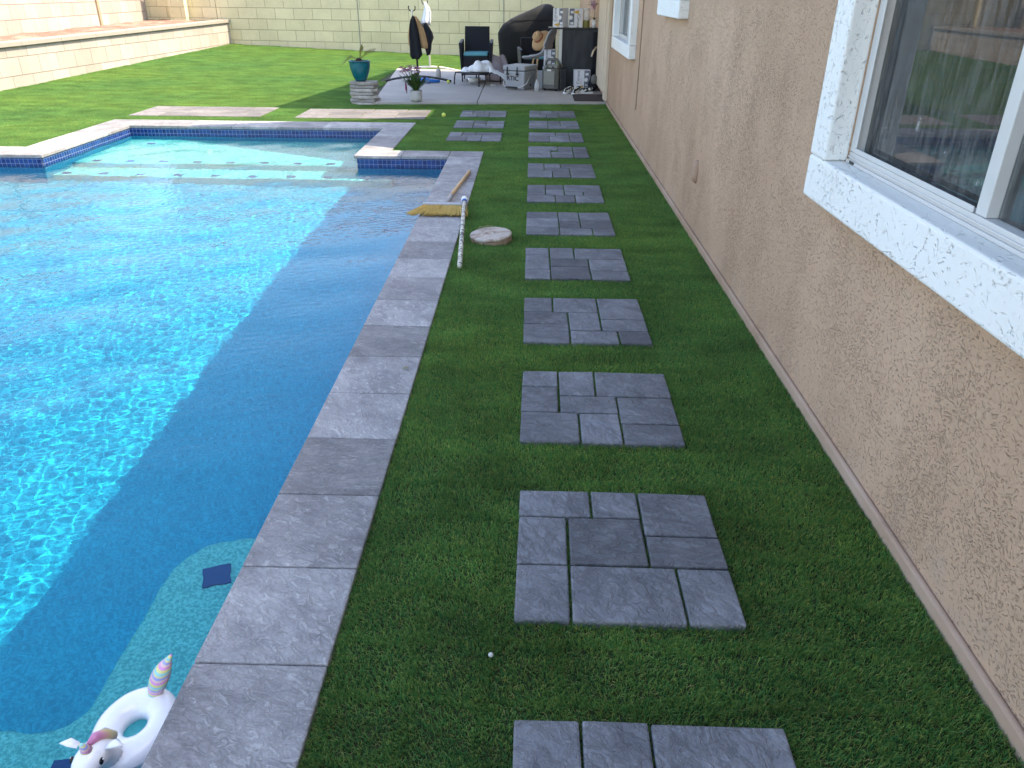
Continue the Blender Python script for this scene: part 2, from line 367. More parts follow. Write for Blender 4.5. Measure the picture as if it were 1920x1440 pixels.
# pool plaster (pebble finish): water-depth darkening painted in as deep blue floor, paler blue benches and steps
for nm, c1, c2, k in (('plaster', (0.010, 0.235, 0.39), (0.032, 0.355, 0.54), 0.0015), ('plaster_shallow_tint', (0.22, 0.38, 0.40), (0.50, 0.62, 0.62), 0.003)):
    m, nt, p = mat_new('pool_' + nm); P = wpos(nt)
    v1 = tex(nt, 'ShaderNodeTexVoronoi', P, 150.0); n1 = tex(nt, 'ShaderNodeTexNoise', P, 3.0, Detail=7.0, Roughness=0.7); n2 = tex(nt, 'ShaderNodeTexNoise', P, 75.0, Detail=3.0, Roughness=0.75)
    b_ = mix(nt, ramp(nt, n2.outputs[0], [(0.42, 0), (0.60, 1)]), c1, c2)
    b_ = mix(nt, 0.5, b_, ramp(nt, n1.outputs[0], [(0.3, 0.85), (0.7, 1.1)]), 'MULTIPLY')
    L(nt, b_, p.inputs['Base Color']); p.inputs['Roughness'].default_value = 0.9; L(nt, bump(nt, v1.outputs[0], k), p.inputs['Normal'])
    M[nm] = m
# waterline tile: small blue glass squares
m, nt, p = mat_new('blue_waterline_tile')
uv = N(nt, 'ShaderNodeTexCoord').outputs['UV']
b = N(nt, 'ShaderNodeTexBrick'); b.offset = 0.0; L(nt, uv, b.inputs['Vector']); b.inputs['Scale'].default_value = 1.0
b.inputs['Brick Width'].default_value = 0.05; b.inputs['Row Height'].default_value = 0.05; b.inputs['Mortar Size'].default_value = 0.0028; b.inputs['Mortar Smooth'].default_value = 0.1
for i, cc in enumerate(((0.004, 0.018, 0.11), (0.010, 0.045, 0.20), (0.16, 0.20, 0.34))): b.inputs[i+1].default_value = (*cc, 1)
L(nt, b.outputs[0], p.inputs['Base Color']); p.inputs['Roughness'].default_value = 0.15
L(nt, bump(nt, mth(nt, 'SUBTRACT', 1.0, b.outputs[1]), 0.001), p.inputs['Normal'])
M['tile'] = m
M['marker'] = simple('cobalt_tile', (0.003, 0.012, 0.15), 0.2)
# water: a rippled sheet with real refraction, absorbing red
m = bpy.data.materials.new('pool_water'); m.use_nodes = True; nt = m.node_tree; nt.nodes.remove(nt.nodes['Principled BSDF'])
rf = N(nt, 'ShaderNodeBsdfRefraction'); rf.inputs['IOR'].default_value = 1.333; rf.inputs['Roughness'].default_value = 0.0; rf.inputs['Color'].default_value = (0.46, 0.96, 0.975, 1)
gs = N(nt, 'ShaderNodeBsdfGlossy'); gs.inputs['Roughness'].default_value = 0.0; fr = N(nt, 'ShaderNodeFresnel'); fr.inputs[0].default_value = 1.333
gl = N(nt, 'ShaderNodeMixShader'); L(nt, fr.outputs[0], gl.inputs[0]); L(nt, rf.outputs[0], gl.inputs[1]); L(nt, gs.outputs[0], gl.inputs[2])
L(nt, gl.outputs[0], nt.nodes['Material Output'].inputs['Surface'])
M['water'] = m
# window glass
m, nt, p = mat_new('window_glass')
tb = N(nt, 'ShaderNodeBsdfTransparent'); gb = N(nt, 'ShaderNodeBsdfGlossy'); gb.inputs['Roughness'].default_value = 0.02; fr = N(nt, 'ShaderNodeFresnel'); fr.inputs[0].default_value = 1.5
tb.inputs[0].default_value = (0.8, 0.84, 0.84, 1)
P = wpos(nt)
n1 = tex(nt, 'ShaderNodeTexNoise', mapping(nt, P, (1, 9, 0.8)), 9.0, Detail=5.0, Roughness=0.7)
df = N(nt, 'ShaderNodeBsdfDiffuse'); df.inputs[0].default_value = (0.5, 0.5, 0.5, 1)
mx = N(nt, 'ShaderNodeMixShader'); L(nt, fr.outputs[0], mx.inputs[0]); L(nt, tb.outputs[0], mx.inputs[1]); L(nt, gb.outputs[0], mx.inputs[2])
mx2 = N(nt, 'ShaderNodeMixShader'); n2 = tex(nt, 'ShaderNodeTexNoise', mapping(nt, P, (1, 1.3, 0.8)), 11.0, Detail=4.0)
dust = mth(nt, 'MAXIMUM', mth(nt, 'MULTIPLY', ramp(nt, n1.outputs[0], [(0.42, 0.10), (0.78, 1)]), 0.26), mth(nt, 'MULTIPLY', ramp(nt, n2.outputs[0], [(0.70, 0), (0.735, 1)]), 0.55))
L(nt, dust, mx2.inputs[0]); L(nt, mx.outputs[0], mx2.inputs[1]); L(nt, df.outputs[0], mx2.inputs[2])
L(nt, mx2.outputs[0], nt.nodes['Material Output'].inputs[0])
M['glass'] = m
m, nt, p = mat_new('clear_plastic')
p.inputs['Base Color'].default_value = (0.85, 0.88, 0.88, 1); p.inputs['Roughness'].default_value = 0.1
tb = N(nt, 'ShaderNodeBsdfTransparent'); mx = N(nt, 'ShaderNodeMixShader'); mx.inputs[0].default_value = 0.35
L(nt, tb.outputs[0], mx.inputs[1]); L(nt, p.outputs[0], mx.inputs[2]); L(nt, mx.outputs[0], nt.nodes['Material Output'].inputs[0])
M['clear'] = m
# insect screen
m, nt, p = mat_new('insect_screen')
P = wpos(nt); n1 = tex(nt, 'ShaderNodeTexNoise', mapping(nt, P, (1, 16, 1.2)), 6.0, Detail=6.0, Roughness=0.75)
n2 = tex(nt, 'ShaderNodeTexNoise', P, 9.0, Detail=4.0)
spots = ramp(nt, n2.outputs[0], [(0.70, 0), (0.74, 1)])
p.inputs['Roughness'].default_value = 0.9
L(nt, mix(nt, mth(nt, 'MAXIMUM', mth(nt, 'MULTIPLY', ramp(nt, n1.outputs[0], [(0.4, 0), (0.8, 1)]), 0.5), spots), (0.05, 0.055, 0.06), (0.3, 0.31, 0.32)), p.inputs['Base Color'])
tb = N(nt, 'ShaderNodeBsdfTransparent'); mx = N(nt, 'ShaderNodeMixShader'); mx.inputs[0].default_value = 0.65
L(nt, tb.outputs[0], mx.inputs[1]); L(nt, p.outputs[0], mx.inputs[2]); L(nt, mx.outputs[0], nt.nodes['Material Output'].inputs[0])
M['screen'] = m

# ---------------------------------------------------------------- layout constants
TURF = -0.026                       # turf backing; paver tops are z = 0
WATER = -0.125
WX = 1.25                           # house wall face
# pool plan: union of rectangles (x0,x1,y0,y1)
XB = [-8.6, -5.39, -1.93, -0.88]; YB = [0.95, 8.47, 8.66, 10.53]
def in_pool_cell(i, j):
    if j == 0: return True
    if j == 1: return i >= 1
    return i == 1
def in_pool(x, y, g=0.0):
    for (a, b, c, d) in ((-8.6, -0.88, 0.95, 8.47), (-5.39, -0.88, 8.4, 8.66), (-5.39, -1.93, 8.4, 10.53)):
        if a-g < x < b+g and c-g < y < d+g: return True
    return False
def lawn_z(x, y):
    a = min(max((y-14)/10.4, 0), 1); b = min(max((-x-1)/7.8, 0), 1)
    return TURF + 0.2*a*b

def uv_box(o):
    """metric UVs on vertical faces"""
    me = o.data; uvl = me.uv_layers.new(name='UVMap')
    for pl in me.polygons:
        n = pl.normal
        t = Vector((-n.y, n.x, 0)); 
        if t.length < 0.1: t = Vector((1, 0, 0)); b = Vector((0, 1, 0))
        else: t.normalize(); b = Vector((0, 0, 1))
        if t.x + t.y*0.9 < 0: t = -t
        for li in pl.loop_indices:
            c = me.vertices[me.loops[li].vertex_index].co
            uvl.data[li].uv = (c.dot(t), c.dot(b))
    return o

# ---------------------------------------------------------------- ground
def sheet(name, xs, ys, zf, mat, skip):
    b = MB(); idx = {}
    for j, y in enumerate(ys):
        for i, x in enumerate(xs):
            idx[i, j] = len(b.v); b.v.append((x, y, zf(x, y)))
    for j in range(len(ys)-1):
        for i in range(len(xs)-1):
            if skip((xs[i]+xs[i+1])/2, (ys[j]+ys[j+1])/2): continue
            b.f.append((idx[i, j], idx[i+1, j], idx[i+1, j+1], idx[i, j+1]))
    return tag(b.build(name, mat), kind='structure')
sheet('ground', [-400, -100, -40] + XB + [40, 100, 400], [-400, -100, -40] + YB + [40, 100, 400], lambda x, y: -0.075, M['dirt'], in_pool)
xs = sorted(set([-11.5, -10, -9.3, -8, -7, -6, -5, -4, -3, -2, -1, 0, WX+0.02] + XB)); ys = sorted(set([-3.5, 0, 12, 13, 14, 15, 16, 17, 18, 19, 20, 21, 22, 23, 24, 25, 26] + YB))
sheet('lawn', xs, ys, lawn_z, M['turf_base'], in_pool)
# patio slab
b = MB(); b.prism([(-2.55, 12.93), (-0.875, 13.06), (-0.93, 18.45), (-3.08, 18.72)], -0.07, 0.03); b.prism([(-0.865, 13.061), (WX-0.003, 13.23), (WX-0.003, 18.2), (-0.92, 18.449)], -0.07, 0.03)
tag(b.build('patio', M['concrete'], bevel=0.008), kind='structure')

# turf blades: real blade meshes, scattered tile by tile
def blade_tile(seed, n, size):
    r = np.random.RandomState(seed)
    bx = (r.rand(n)-0.5)*size; by = (r.rand(n)-0.5)*size
    ln = 0.017 + 0.0105*r.rand(n); wd = 0.0008 + 0.0007*r.rand(n)
    fa = r.rand(n)*2*np.pi; la = r.normal(0.0, 1.0, n)*0.9 - np.pi/2; lean = 0.15 + 0.75*r.rand(n)**1.5
    curl = r.rand(n) < 0.07
    lean[curl] += 0.55
    dx = np.cos(fa)*wd; dy = np.sin(fa)*wd
    lx = np.cos(la)*np.sin(lean); ly = np.sin(la)*np.sin(lean); lz = np.cos(lean)
    v = np.zeros((n, 5, 3))
    v[:, 0] = np.c_[bx-dx, by-dy, np.zeros(n)]; v[:, 1] = np.c_[bx+dx, by+dy, np.zeros(n)]
    mxp = np.c_[bx+lx*ln*0.40, by+ly*ln*0.40, ln*0.58*(0.35+0.65*lz)]
    v[:, 2] = mxp - np.c_[dx, dy, 0*dx]*0.85; v[:, 3] = mxp + np.c_[dx, dy, 0*dx]*0.85
    v[:, 4] = np.c_[bx+lx*ln, by+ly*ln, ln*lz]
    me = bpy.data.meshes.new('turf_tile')
    base = (np.arange(n)*5)[:, None]
    f = []
    q = (base + np.array([[0, 1, 3, 2]])).tolist(); t = (base + np.array([[2, 3, 4]])).tolist()
    me.from_pydata(v.reshape(-1, 3).tolist(), [], q + t)
    tone = np.clip(r.beta(2, 2.6, n), 0, 0.93); tone[curl & (r.rand(n) < 0.5)] = 1.0
    a = me.attributes.new('tone', 'FLOAT', 'POINT'); a.data.foreach_set('value', np.repeat(tone, 5).astype(np.float32))
    me.polygons.foreach_set('use_smooth', [True]*len(me.polygons))
    me.materials.append(M['blade']); return me
tiles = bpy.data.collections.new('turf_tiles')
for k in range(4):
    o = bpy.data.objects.new('turf_tile', blade_tile(11+k, 3300, 0.22)); tiles.objects.link(o)
BW = lambda x: 22.65 - 0.177*x           # foot of the back wall
pts = []; T = 0.2
x = -9.6
while x < WX + 0.15:
    y = 0.3
    while y < 24.8:
        if not in_pool(x, y, 0.13) and y < BW(x) - 0.05 and x < WX and x > -9.45 + (y-14)*0.058 and not (x > -2.75 + max(0, (13-y))*0 - (y-13)*0.08 and 13.1 < y < 18.3):
            # skip what the camera can never reach
            if x > -1.45 - 0.65*y - 4.0: pts.append((x, y, lawn_z(x, y)))
        y += T
    x += T
me = bpy.data.meshes.new('artificial_turf'); me.from_pydata(pts, [], []); 
turf = bpy.data.objects.new('artificial_turf', me); col.objects.link(turf); tag(turf, 'short green artificial grass of the yard', 'grass', kind='stuff')
me.materials.append(M['blade'])
ng = bpy.data.node_groups.new('scatter', 'GeometryNodeTree')
ng.interface.new_socket('Geometry', in_out='INPUT', socket_type='NodeSocketGeometry'); ng.interface.new_socket('Geometry', in_out='OUTPUT', socket_type='NodeSocketGeometry')
gi = N(ng, 'NodeGroupInput'); go = N(ng, 'NodeGroupOutput'); ip = N(ng, 'GeometryNodeInstanceOnPoints'); ci = N(ng, 'GeometryNodeCollectionInfo')
ci.inputs[0].default_value = tiles; ci.inputs[1].default_value = True; ci.inputs[2].default_value = True
ip.inputs['Pick Instance'].default_value = True
rv = N(ng, 'FunctionNodeRandomValue', data_type='INT'); rv.inputs[4].default_value = 0; rv.inputs[5].default_value = 3
L(ng, rv.outputs[2], ip.inputs['Instance Index'])
rr = N(ng, 'FunctionNodeRandomValue', data_type='FLOAT_VECTOR'); rr.inputs[0].default_value = (-0.02, -0.02, -0.35); rr.inputs[1].default_value = (0.02, 0.02, 0.35)
L(ng, rr.outputs[0], ip.inputs['Rotation'])
rs = N(ng, 'FunctionNodeRandomValue', data_type='FLOAT_VECTOR'); rs.inputs[0].default_value = (1.0, 1.0, 0.9); rs.inputs[1].default_value = (1.12, 1.12, 1.05); rs.inputs['Seed'].default_value = 5
L(ng, rs.outputs[0], ip.inputs['Scale'])
L(ng, gi.outputs[0], ip.inputs['Points']); L(ng, ci.outputs[0], ip.inputs['Instance']); L(ng, ip.outputs[0], go.inputs[0])
md = turf.modifiers.new('scatter', 'NODES'); md.node_group = ng

# ---------------------------------------------------------------- swimming pool
pool = thing('swimming_pool', 'blue plastered swimming pool with grey stone coping beside the house', 'swimming pool', (-4, 5, 0))
PO = Vector((-4, 5, 0))
def P_(b): return b.xf(Matrix.Translation(-PO))
def floor_z(x, y): return -1.25 + 0.22*min(max((y-3)/5.5, 0), 1) + 0.15*min(max((-x-4)/4, 0), 1)
b = MB()
fx = [-8.6, -7.5, -6.5, -5.39, -4.5, -3.5, -2.5, -1.93, -1.4, -0.88]; fy = [0.95, 2, 3, 4, 5, 6, 7, 8, 8.47, 8.66, 9.5, 10.53]
idx = {}
for j, y in enumerate(fy):
    for i, x in enumerate(fx): idx[i, j] = len(b.v); b.v.append((x, y, floor_z(x, y)))
def inc(i, j): return 0 <= i < len(fx)-1 and 0 <= j < len(fy)-1 and in_pool((fx[i]+fx[i+1])/2, (fy[j]+fy[j+1])/2)
walls = []
for j in range(len(fy)-1):
    for i in range(len(fx)-1):
        if not inc(i, j): continue
        b.f.append((idx[i, j], idx[i+1, j], idx[i+1, j+1], idx[i, j+1]))
        for (di, dj, e) in ((0, -1, ((i, j), (i+1, j))), (1, 0, ((i+1, j), (i+1, j+1))), (0, 1, ((i+1, j+1), (i, j+1))), (-1, 0, ((i, j+1), (i, j)))):
            if not inc(i+di, j+dj): walls.append([(fx[q[0]], fy[q[1]]) for q in e])
TB = -0.215                                        # bottom of the tile band
for (p0, p1) in walls:
    n = len(b.v); b.v += [(*p0, floor_z(*p0)), (*p1, floor_z(*p1)), (*p1, TB), (*p0, TB)]; b.f.append((n+3, n+2, n+1, n))
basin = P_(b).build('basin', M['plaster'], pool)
b = MB()
for (p0, p1) in walls:                             # tile band, proud of the plaster by 4 mm
    d = Vector((p1[0]-p0[0], p1[1]-p0[1], 0)).normalized(); nrm = Vector((-d.y, d.x, 0))*0.004
    q = [Vector((*p0, 0))+nrm, Vector((*p1, 0))+nrm]
    n = len(b.v); b.v += [tuple(q[0]+Vector((0,0,TB-0.004))), tuple(q[1]+Vector((0,0,TB-0.004))), tuple(q[1]+Vector((0,0,-0.022))), tuple(q[0]+Vector((0,0,-0.022)))]; b.f.append((n+3, n+2, n+1, n))
band = P_(b).build('tile_band', M['tile'], pool); uv_box(band)
# benches and steps
def round_poly(x0, x1, y0, y1, corners):
    out = []
    for (cx_, cy_, k) in ((x0, y0, 0), (x1, y0, 1), (x1, y1, 2), (x0, y1, 3)):
        r = corners.get(k, 0)
        if not r: out.append((cx_, cy_)); continue
        sx = 1 if cx_ == x0 else -1; sy = 1 if cy_ == y0 else -1
        ccx, ccy = cx_+sx*r, cy_+sy*r
        a0 = {0: 180, 1: 270, 2: 0, 3: 90}[k]
        out += [(ccx + r*math.cos(R(a0+a)), ccy + r*math.sin(R(a0+a))) for a in range(0, 91, 9)]
    return out
def arc(cx_, cy_, r, a0, a1): return [(cx_+r*math.cos(R(a0+(a1-a0)*i/8)), cy_+r*math.sin(R(a0+(a1-a0)*i/8))) for i in range(9)]
b = MB(); b.prism([(-5.0, 0.94), (-0.87, 0.94), (-0.87, 2.46)] + arc(-1.37+0.25, 2.46-0.25, 0.25, 90, 180) + arc(-1.37-0.10, 1.545+0.10, 0.10, 0, -90) + [(-5.0, 1.545)], -1.6, -0.53); P_(b).build('bench', M['plaster_shallow_tint'], pool, bevel=0.035, seg=3)
b = MB(); b.prism(round_poly(-5.392, -1.925, 9.02, 10.535, {}), -1.5, -0.46); P_(b).build('sun_shelf', M['plaster_shallow_tint'], pool, bevel=0.03, seg=3)
b = MB(); b.prism(round_poly(-5.75, -1.55, 8.60, 9.03, {0: 0.3}), -1.5, -0.72); P_(b).build('step', M['plaster_shallow_tint'], pool, bevel=0.03, seg=3)
for k in range(9):
    b = MB(); b.box(-0.05, 0.05, -0.05, 0.05, 0, 0.006); o = b.build('step_tile', M['marker'], pool, loc=Vector((-5.15+0.40*k, 9.13, -0.46))-PO)
for k in range(9):
    b = MB(); b.box(-0.05, 0.05, -0.05, 0.05, 0, 0.006); o = b.build('step_tile', M['marker'], pool, loc=Vector((-5.30+0.43*k, 8.70, -0.72))-PO)
for (x, y, z, rz) in ((-1.175, 2.225, -0.53, 0.35), (-1.315, 1.40, -0.53, 0.1), (-5.0, 10.25, -0.46, 0), (-2.08, 10.2, -0.46, 0)):
    b = MB(); b.box(-0.052, 0.052, -0.052, 0.052, 0, 0.006); o = b.build('step_tile', M['marker'], pool, loc=Vector((x, y, z))-PO); o.rotation_euler.z = rz
# coping stones
def coping(x0, x1, y0, y1):
    b = MB(); g = 0.0016
    b.box(x0+g, x1-g, y0+g, y1-g, -0.036, 0.0); j = [rnd.uniform(-0.0015, 0.0015) for _ in range(4)]
    b.v[4:8] = [(v[0], v[1], v[2]+j[k]) for k, v in enumerate(b.v[4:8])]
    P_(b).build('coping_stone', M['coping'], pool, bevel=0.006, seg=2)
def coping_run(axis, a0, a1, c0, c1, step, start=None):
    cuts = [a0]; p = a0 if start is None else start
    while p + step < a1 - 0.12: p += step; cuts.append(p)
    cuts.append(a1)
    for q0, q1 in zip(cuts[:-1], cuts[1:]):
        if axis == 'y': coping(c0, c1, q0, q1)
        else: coping(q0, q1, c0, c1)
coping_run('y', 0.45, 8.64, -0.905, -0.53, 0.395, 0.30)         # along the path
coping_run('x', -1.965, -0.907, 8.642, 8.965, 0.53)             # jog
coping(-0.905, -0.53, 8.642, 8.965)
coping_run('y', 8.967, 10.51, -1.965, -1.59, 0.46)
coping_run('x', -5.83, -1.59, 10.512, 11.02, 0.61)
coping_run('y', 8.93, 10.51, -5.83, -5.37, 0.5)
coping_run('x', -9.05, -5.37, 8.45, 8.928, 0.6)
coping_run('y', 0.45, 8.448, -9.05, -8.58, 0.6)
coping_run('x', -8.578, -0.907, 0.45, 0.97, 0.6)

# water sheet: travelling ripples of several wavelengths
def water_mesh():
    r = np.random.RandomState(4)
    rects = [(-8.597, -0.884, 0.954, 8.47), (-5.386, -0.884, 8.47, 8.656), (-5.386, -1.934, 8.656, 10.526)]
    st = 0.0088
    xs_ = np.arange(-8.597, -0.884+st, st); ys_ = np.arange(0.954, 10.526+st, st)
    xs_ = np.clip(xs_, -8.597, -0.884); ys_ = np.clip(ys_, 0.954, 10.526)
    # snap grid lines to the plan's corners
    for a in (-5.386, -1.934): xs_[np.argmin(abs(xs_-a))] = a
    for a in (8.47, 8.656): ys_[np.argmin(abs(ys_-a))] = a
    X, Y = np.meshgrid(xs_, ys_)
    Z = np.zeros_like(X)
    for k in range(76):
        if k < 60: lam = 0.034*(3.3**r.rand()); slope = 0.0050
        else: lam = 0.35*(3.2**r.rand()); slope = 0.0065
        a = r.normal(1.75, 0.85); kk = 2*np.pi/lam
        ph = r.rand()*6.28 + 0.6*np.sin(X*r.uniform(.6, 1.9)+r.rand()*6)+0.6*np.sin(Y*r.uniform(.6, 1.9)+r.rand()*6)
        Z += slope/kk*np.sin(kk*(X*np.cos(a)+Y*np.sin(a)) + ph)
    calm = 0.55 + 0.45/(1+np.exp((X+1.9)*2.5))      # calmer in the lee of the house
    Z = Z*calm + WATER
    ny, nx = X.shape
    v = np.c_[X.ravel(), Y.ravel(), Z.ravel()]
    i, j = np.meshgrid(np.arange(nx-1), np.arange(ny-1)); a = (j*nx+i).ravel()
    cxm = (X[:-1, :-1]+X[1:, 1:]).ravel()/2; cym = (Y[:-1, :-1]+Y[1:, 1:]).ravel()/2
    keep = np.zeros(len(a), bool)
    for (x0, x1, y0, y1) in rects: keep |= (cxm > x0) & (cxm < x1) & (cym > y0) & (cym < y1)
    a = a[keep]; f = np.c_[a, a+1, a+1+nx, a+nx]
    me = bpy.data.meshes.new('water'); me.vertices.add(len(v)); me.vertices.foreach_set('co', v.ravel().astype(np.float32))
    me.loops.add(f.size); me.loops.foreach_set('vertex_index', f.ravel().astype(np.int32))
    me.polygons.add(len(f)); me.polygons.foreach_set('loop_start', (np.arange(len(f))*4).astype(np.int32)); me.polygons.foreach_set('loop_total', np.full(len(f), 4, np.int32))
    me.polygons.foreach_set('use_smooth', np.ones(len(f), bool)); me.update(calc_edges=True); me.validate()
    me.materials.append(M['water']); return me
water = bpy.data.objects.new('water', water_mesh()); col.objects.link(water); tag(water, kind='structure')
water.cycles.is_caustics_caster = True
for o in pool.children: o.cycles.is_caustics_receiver = True

# ---------------------------------------------------------------- house
house = thing('house', 'tan stucco house wall with white trimmed windows along the path', 'house', (WX, 5, 0))
HO = Vector((WX, 5, 0))
def H_(b): return b.xf(Matrix.Translation(-HO))
wins = [(0.95, 3.12, 1.05, 2.10, 0.165), (6.92, 7.83, 1.58, 2.30, 0.13), (10.14, 12.08, 1.06, 2.12, 0.15)]   # opening y0,y1,z0,z1, trim width
b = MB(); Y0, Y1, ZT = -4.0, 23.0, 2.62
cuts = [Y0]
for (y0, y1, z0, z1, t) in wins:
    b.box(WX, WX+0.16, cuts[-1], y0, -0.1, ZT); b.box(WX, WX+0.16, y0, y1, -0.1, z0); b.box(WX, WX+0.16, y0, y1, z1, ZT); cuts.append(y1)
b.box(WX, WX+0.16, cuts[-1], Y1, -0.1, ZT)
b.box(WX+0.16, 8.0, Y0, Y0+0.2, -0.1, ZT); b.box(WX+0.16, 8.0, Y1-0.2, Y1, -0.1, ZT); b.box(8.0, 8.2, Y0, Y1, -0.1, ZT)
H_(b).build('wall', M['stucco'], house)
b = MB(); b.box(WX-0.022, WX-0.001, Y0, 13.2, -0.06, 0.035); H_(b).build('plinth', M['plinth'], house, bevel=0.008)
b = MB(); b.box(WX+0.161, 7.99, Y0+0.21, Y1-0.21, -0.02, 0.0); b.box(WX+2.6, WX+2.65, Y0+0.21, Y1-0.21, 0.001, ZT-0.02); H_(b).build('interior', M['dark_room'], house)
for wi, (y0, y1, z0, z1, t) in enumerate(wins):
    b = MB(); xf, xb = WX-0.085, WX+0.0105
    q = 0.004; b.box(xf, xb, y0-t, y1+t, z0-t, z0+q); b.box(xf, xb, y0-t, y1+t, z1-q, z1+t); b.box(xf, xb, y0-t, y0+q, z0+q+0.001, z1-q-0.001); b.box(xf, xb, y1-q, y1+t, z0+q+0.001, z1-q-0.001)
    wn = H_(b).build('window', M['white_stucco'], house, bevel=0.012, seg=3)
    tag(wn, ['large sliding window in white stucco trim nearest the camera', 'small high window trim on the house wall', 'far window in white stucco trim near the patio'][wi])
    b = MB(); fw = 0.045; fx0, fx1 = WX+0.012, WX+0.075
    b.box(fx0, fx1, y0+0.002, y1-0.002, z0+0.002, z0+fw); b.box(fx0, fx1, y0+0.002, y1-0.002, z1-fw, z1-0.002); b.box(fx0, fx1, y0+0.002, y0+fw, z0+fw+0.001, z1-fw-0.001); b.box(fx0, fx1, y1-fw, y1-0.002, z0+fw+0.001, z1-fw-0.001)
    ym = y0 + (y1-y0)*(0.55 if wi == 0 else 0.5)
    b.box(fx0+0.004, fx1-0.004, ym-0.028, ym+0.028, z0+fw+0.001, z1-fw-0.001)
    b.box(fx0-0.010, fx0-0.001, y0+0.004, y1-0.004, z0+0.003, z0+0.016); b.box(fx0-0.006, fx0-0.001, y0+0.004, y1-0.004, z0+0.024, z0+0.030)
    if wi == 0:
        b.box(fx0-0.004, fx0+0.002, ym+0.03, y1-fw-0.002, z0+fw+0.002, z0+fw+0.02); b.box(fx0-0.004, fx0+0.002, y1-fw-0.02, y1-fw-0.002, z0+fw+0.021, z1-fw-0.02)
    f = H_(b).build('frame', M['alu'], wn, bevel=0.003)
    g = MB(); gx = WX+0.05
    for (a, c) in ((y0+fw, ym-0.029), (ym+0.029, y1-fw)): g.box(gx, gx+0.004, a+0.001, c-0.001, z0+fw+0.001, z1-fw-0.001)
    H_(g).build('pane', M['glass'], wn)
    s = MB(); s.box(WX+0.060, WX+0.0605, ym+0.03, y1-fw-0.001, z0+fw+0.021, z1-fw-0.001); H_(s).build('screen', M['screen'], wn)
    if wi == 0:
        s = MB(); s.box(WX+0.115, WX+0.12, y0+0.05, ym-0.2, z0+0.01, z0+0.44)
        H_(s).build('curtain', M['white_cloth'], wn)
# weep slots in the sill track
for yy in (1.76, 3.03):
    b = MB(); b.box(WX+0.0004, WX+0.0015, yy, yy+0.045, 1.056, 1.066); H_(b).build('weep_slot', M['eye_black'], house)
b = MB(); b.tube([(WX+0.002, 5.80, 0.535), (WX-0.002, 5.80, 0.52), (WX-0.004, 5.80, 0.48), (WX-0.004, 5.80, 0.42), (WX-0.002, 5.80, 0.39), (WX+0.002, 5.80, 0.375)], [0.012, 0.03, 0.036, 0.036, 0.03, 0.012], 14); H_(b).build('pipe_stub', M['plinth'], house, smooth=True)
b = MB(); b.tube([(WX-0.006, 9.56, 2.6), (WX-0.006, 9.56, 1.5), (WX-0.007, 9.53, 0.8), (WX-0.006, 9.545, 0.45), (WX-0.012, 9.50, 0.40)], 0.006, 6); b.tube([(WX-0.006, 9.545, 0.45), (WX-0.02, 9.45, 0.47)], 0.004, 6); H_(b).build('wire', M['tan_post'], house)
b = MB(); b.box(WX-0.055, WX-0.002, 13.24, 13.55, 0.03, 2.45); b.box(WX-0.075, WX-0.004, 13.552, 14.95, 0.15, 2.45); H_(b).build('door_casing', M['cream_paint'], house, bevel=0.006)
# roof: eave over the path, an unseen steep gable shaped to cast the triangular pool shadow, and the rest of the roof behind
b = MB(); b.box(0.62, 8.6, -4.6, 12.216, 2.621, 2.80); b.add([(0.62, -4.6, 2.801), (8.6, -4.6, 2.801), (8.6, 12.1, 2.801), (0.62, 12.1, 2.801), (4.5, -1.0, 4.3), (4.5, 9.0, 4.3)], [(0, 4, 5, 3), (1, 2, 5, 4), (0, 1, 4), (2, 3, 5)])
gy0, gy1, gy = 8.86, 11.45, 10.15
b.add([(0.635, gy0, 2.802), (0.635, gy1, 2.802), (0.635, gy, 7.0), (6.5, gy0, 2.802), (6.5, gy1, 2.802), (6.5, gy, 7.0)], [(0, 2, 1), (3, 4, 5), (0, 3, 5, 2), (1, 2, 5, 4)])
H_(b).build('roof', M['roof'], house)
# patio cover overhead
pc = thing('patio_cover', 'cream timber patio cover over the concrete slab', 'patio cover', (0, 15, 2.5))
b = MB(); b.prism([(-2.0, 12.22), (WX+0.1, 12.22), (WX+0.1, 18.0), (-1.15, 18.05)], 2.55, 2.70); b.xf(Matrix.Translation((0, -15, -2.5))); b.build('cover_roof', M['cream_paint'], pc)

# ---------------------------------------------------------------- walls of the yard
def wall_strip(name, p0, p1, z0, z1, th, mat, parent=None, side=1):
    a = Vector((*p0, 0)); c = Vector((*p1, 0)); d = (c-a).normalized(); n = Vector((-d.y, d.x, 0))*th*side
    b = MB(); b.prism([tuple(q[:2]) for q in ((a, c, c+n, a+n) if side > 0 else (a, a+n, c+n, c))], z0, z1)
    return uv_box(b.build(name, mat, parent))
bwall = thing('block_wall', 'pale painted concrete block wall closing the back of the yard', 'wall', (0, 0, 0))
for (xa, xb) in ((-11.9, -9.15), (-9.13, -4.88), (-4.86, -0.78), (-0.76, 2.2)):
    wall_strip('wall_panel', (xa, BW(xa)), (xb, BW(xb)), -0.1, 2.35, 0.2, M['block_shade'], bwall)
for xa in (-4.87, -0.77):
    b = MB(); b.prism([(xa-0.012, BW(xa)-0.012), (xa+0.012, BW(xa)-0.014), (xa+0.012, BW(xa)+0.1), (xa-0.012, BW(xa)+0.1)], -0.1, 2.35); b.build('control_joint', M['joint'], bwall)
xa = -10.05; b = MB(); b.prism([(xa-0.45, BW(xa)-0.20), (xa+0.05, BW(xa)-0.29), (xa+0.05, BW(xa)+0.1), (xa-0.45, BW(xa)+0.1)], 0.3, 2.4); uv_box(b.build('pilaster', M['block_shade'], bwall))
rx = lambda y: -9.40 + (y-14.1)*0.058
rw = thing('retaining_wall', 'low cream block retaining wall with overhanging cap stones', 'wall', (0, 0, 0))
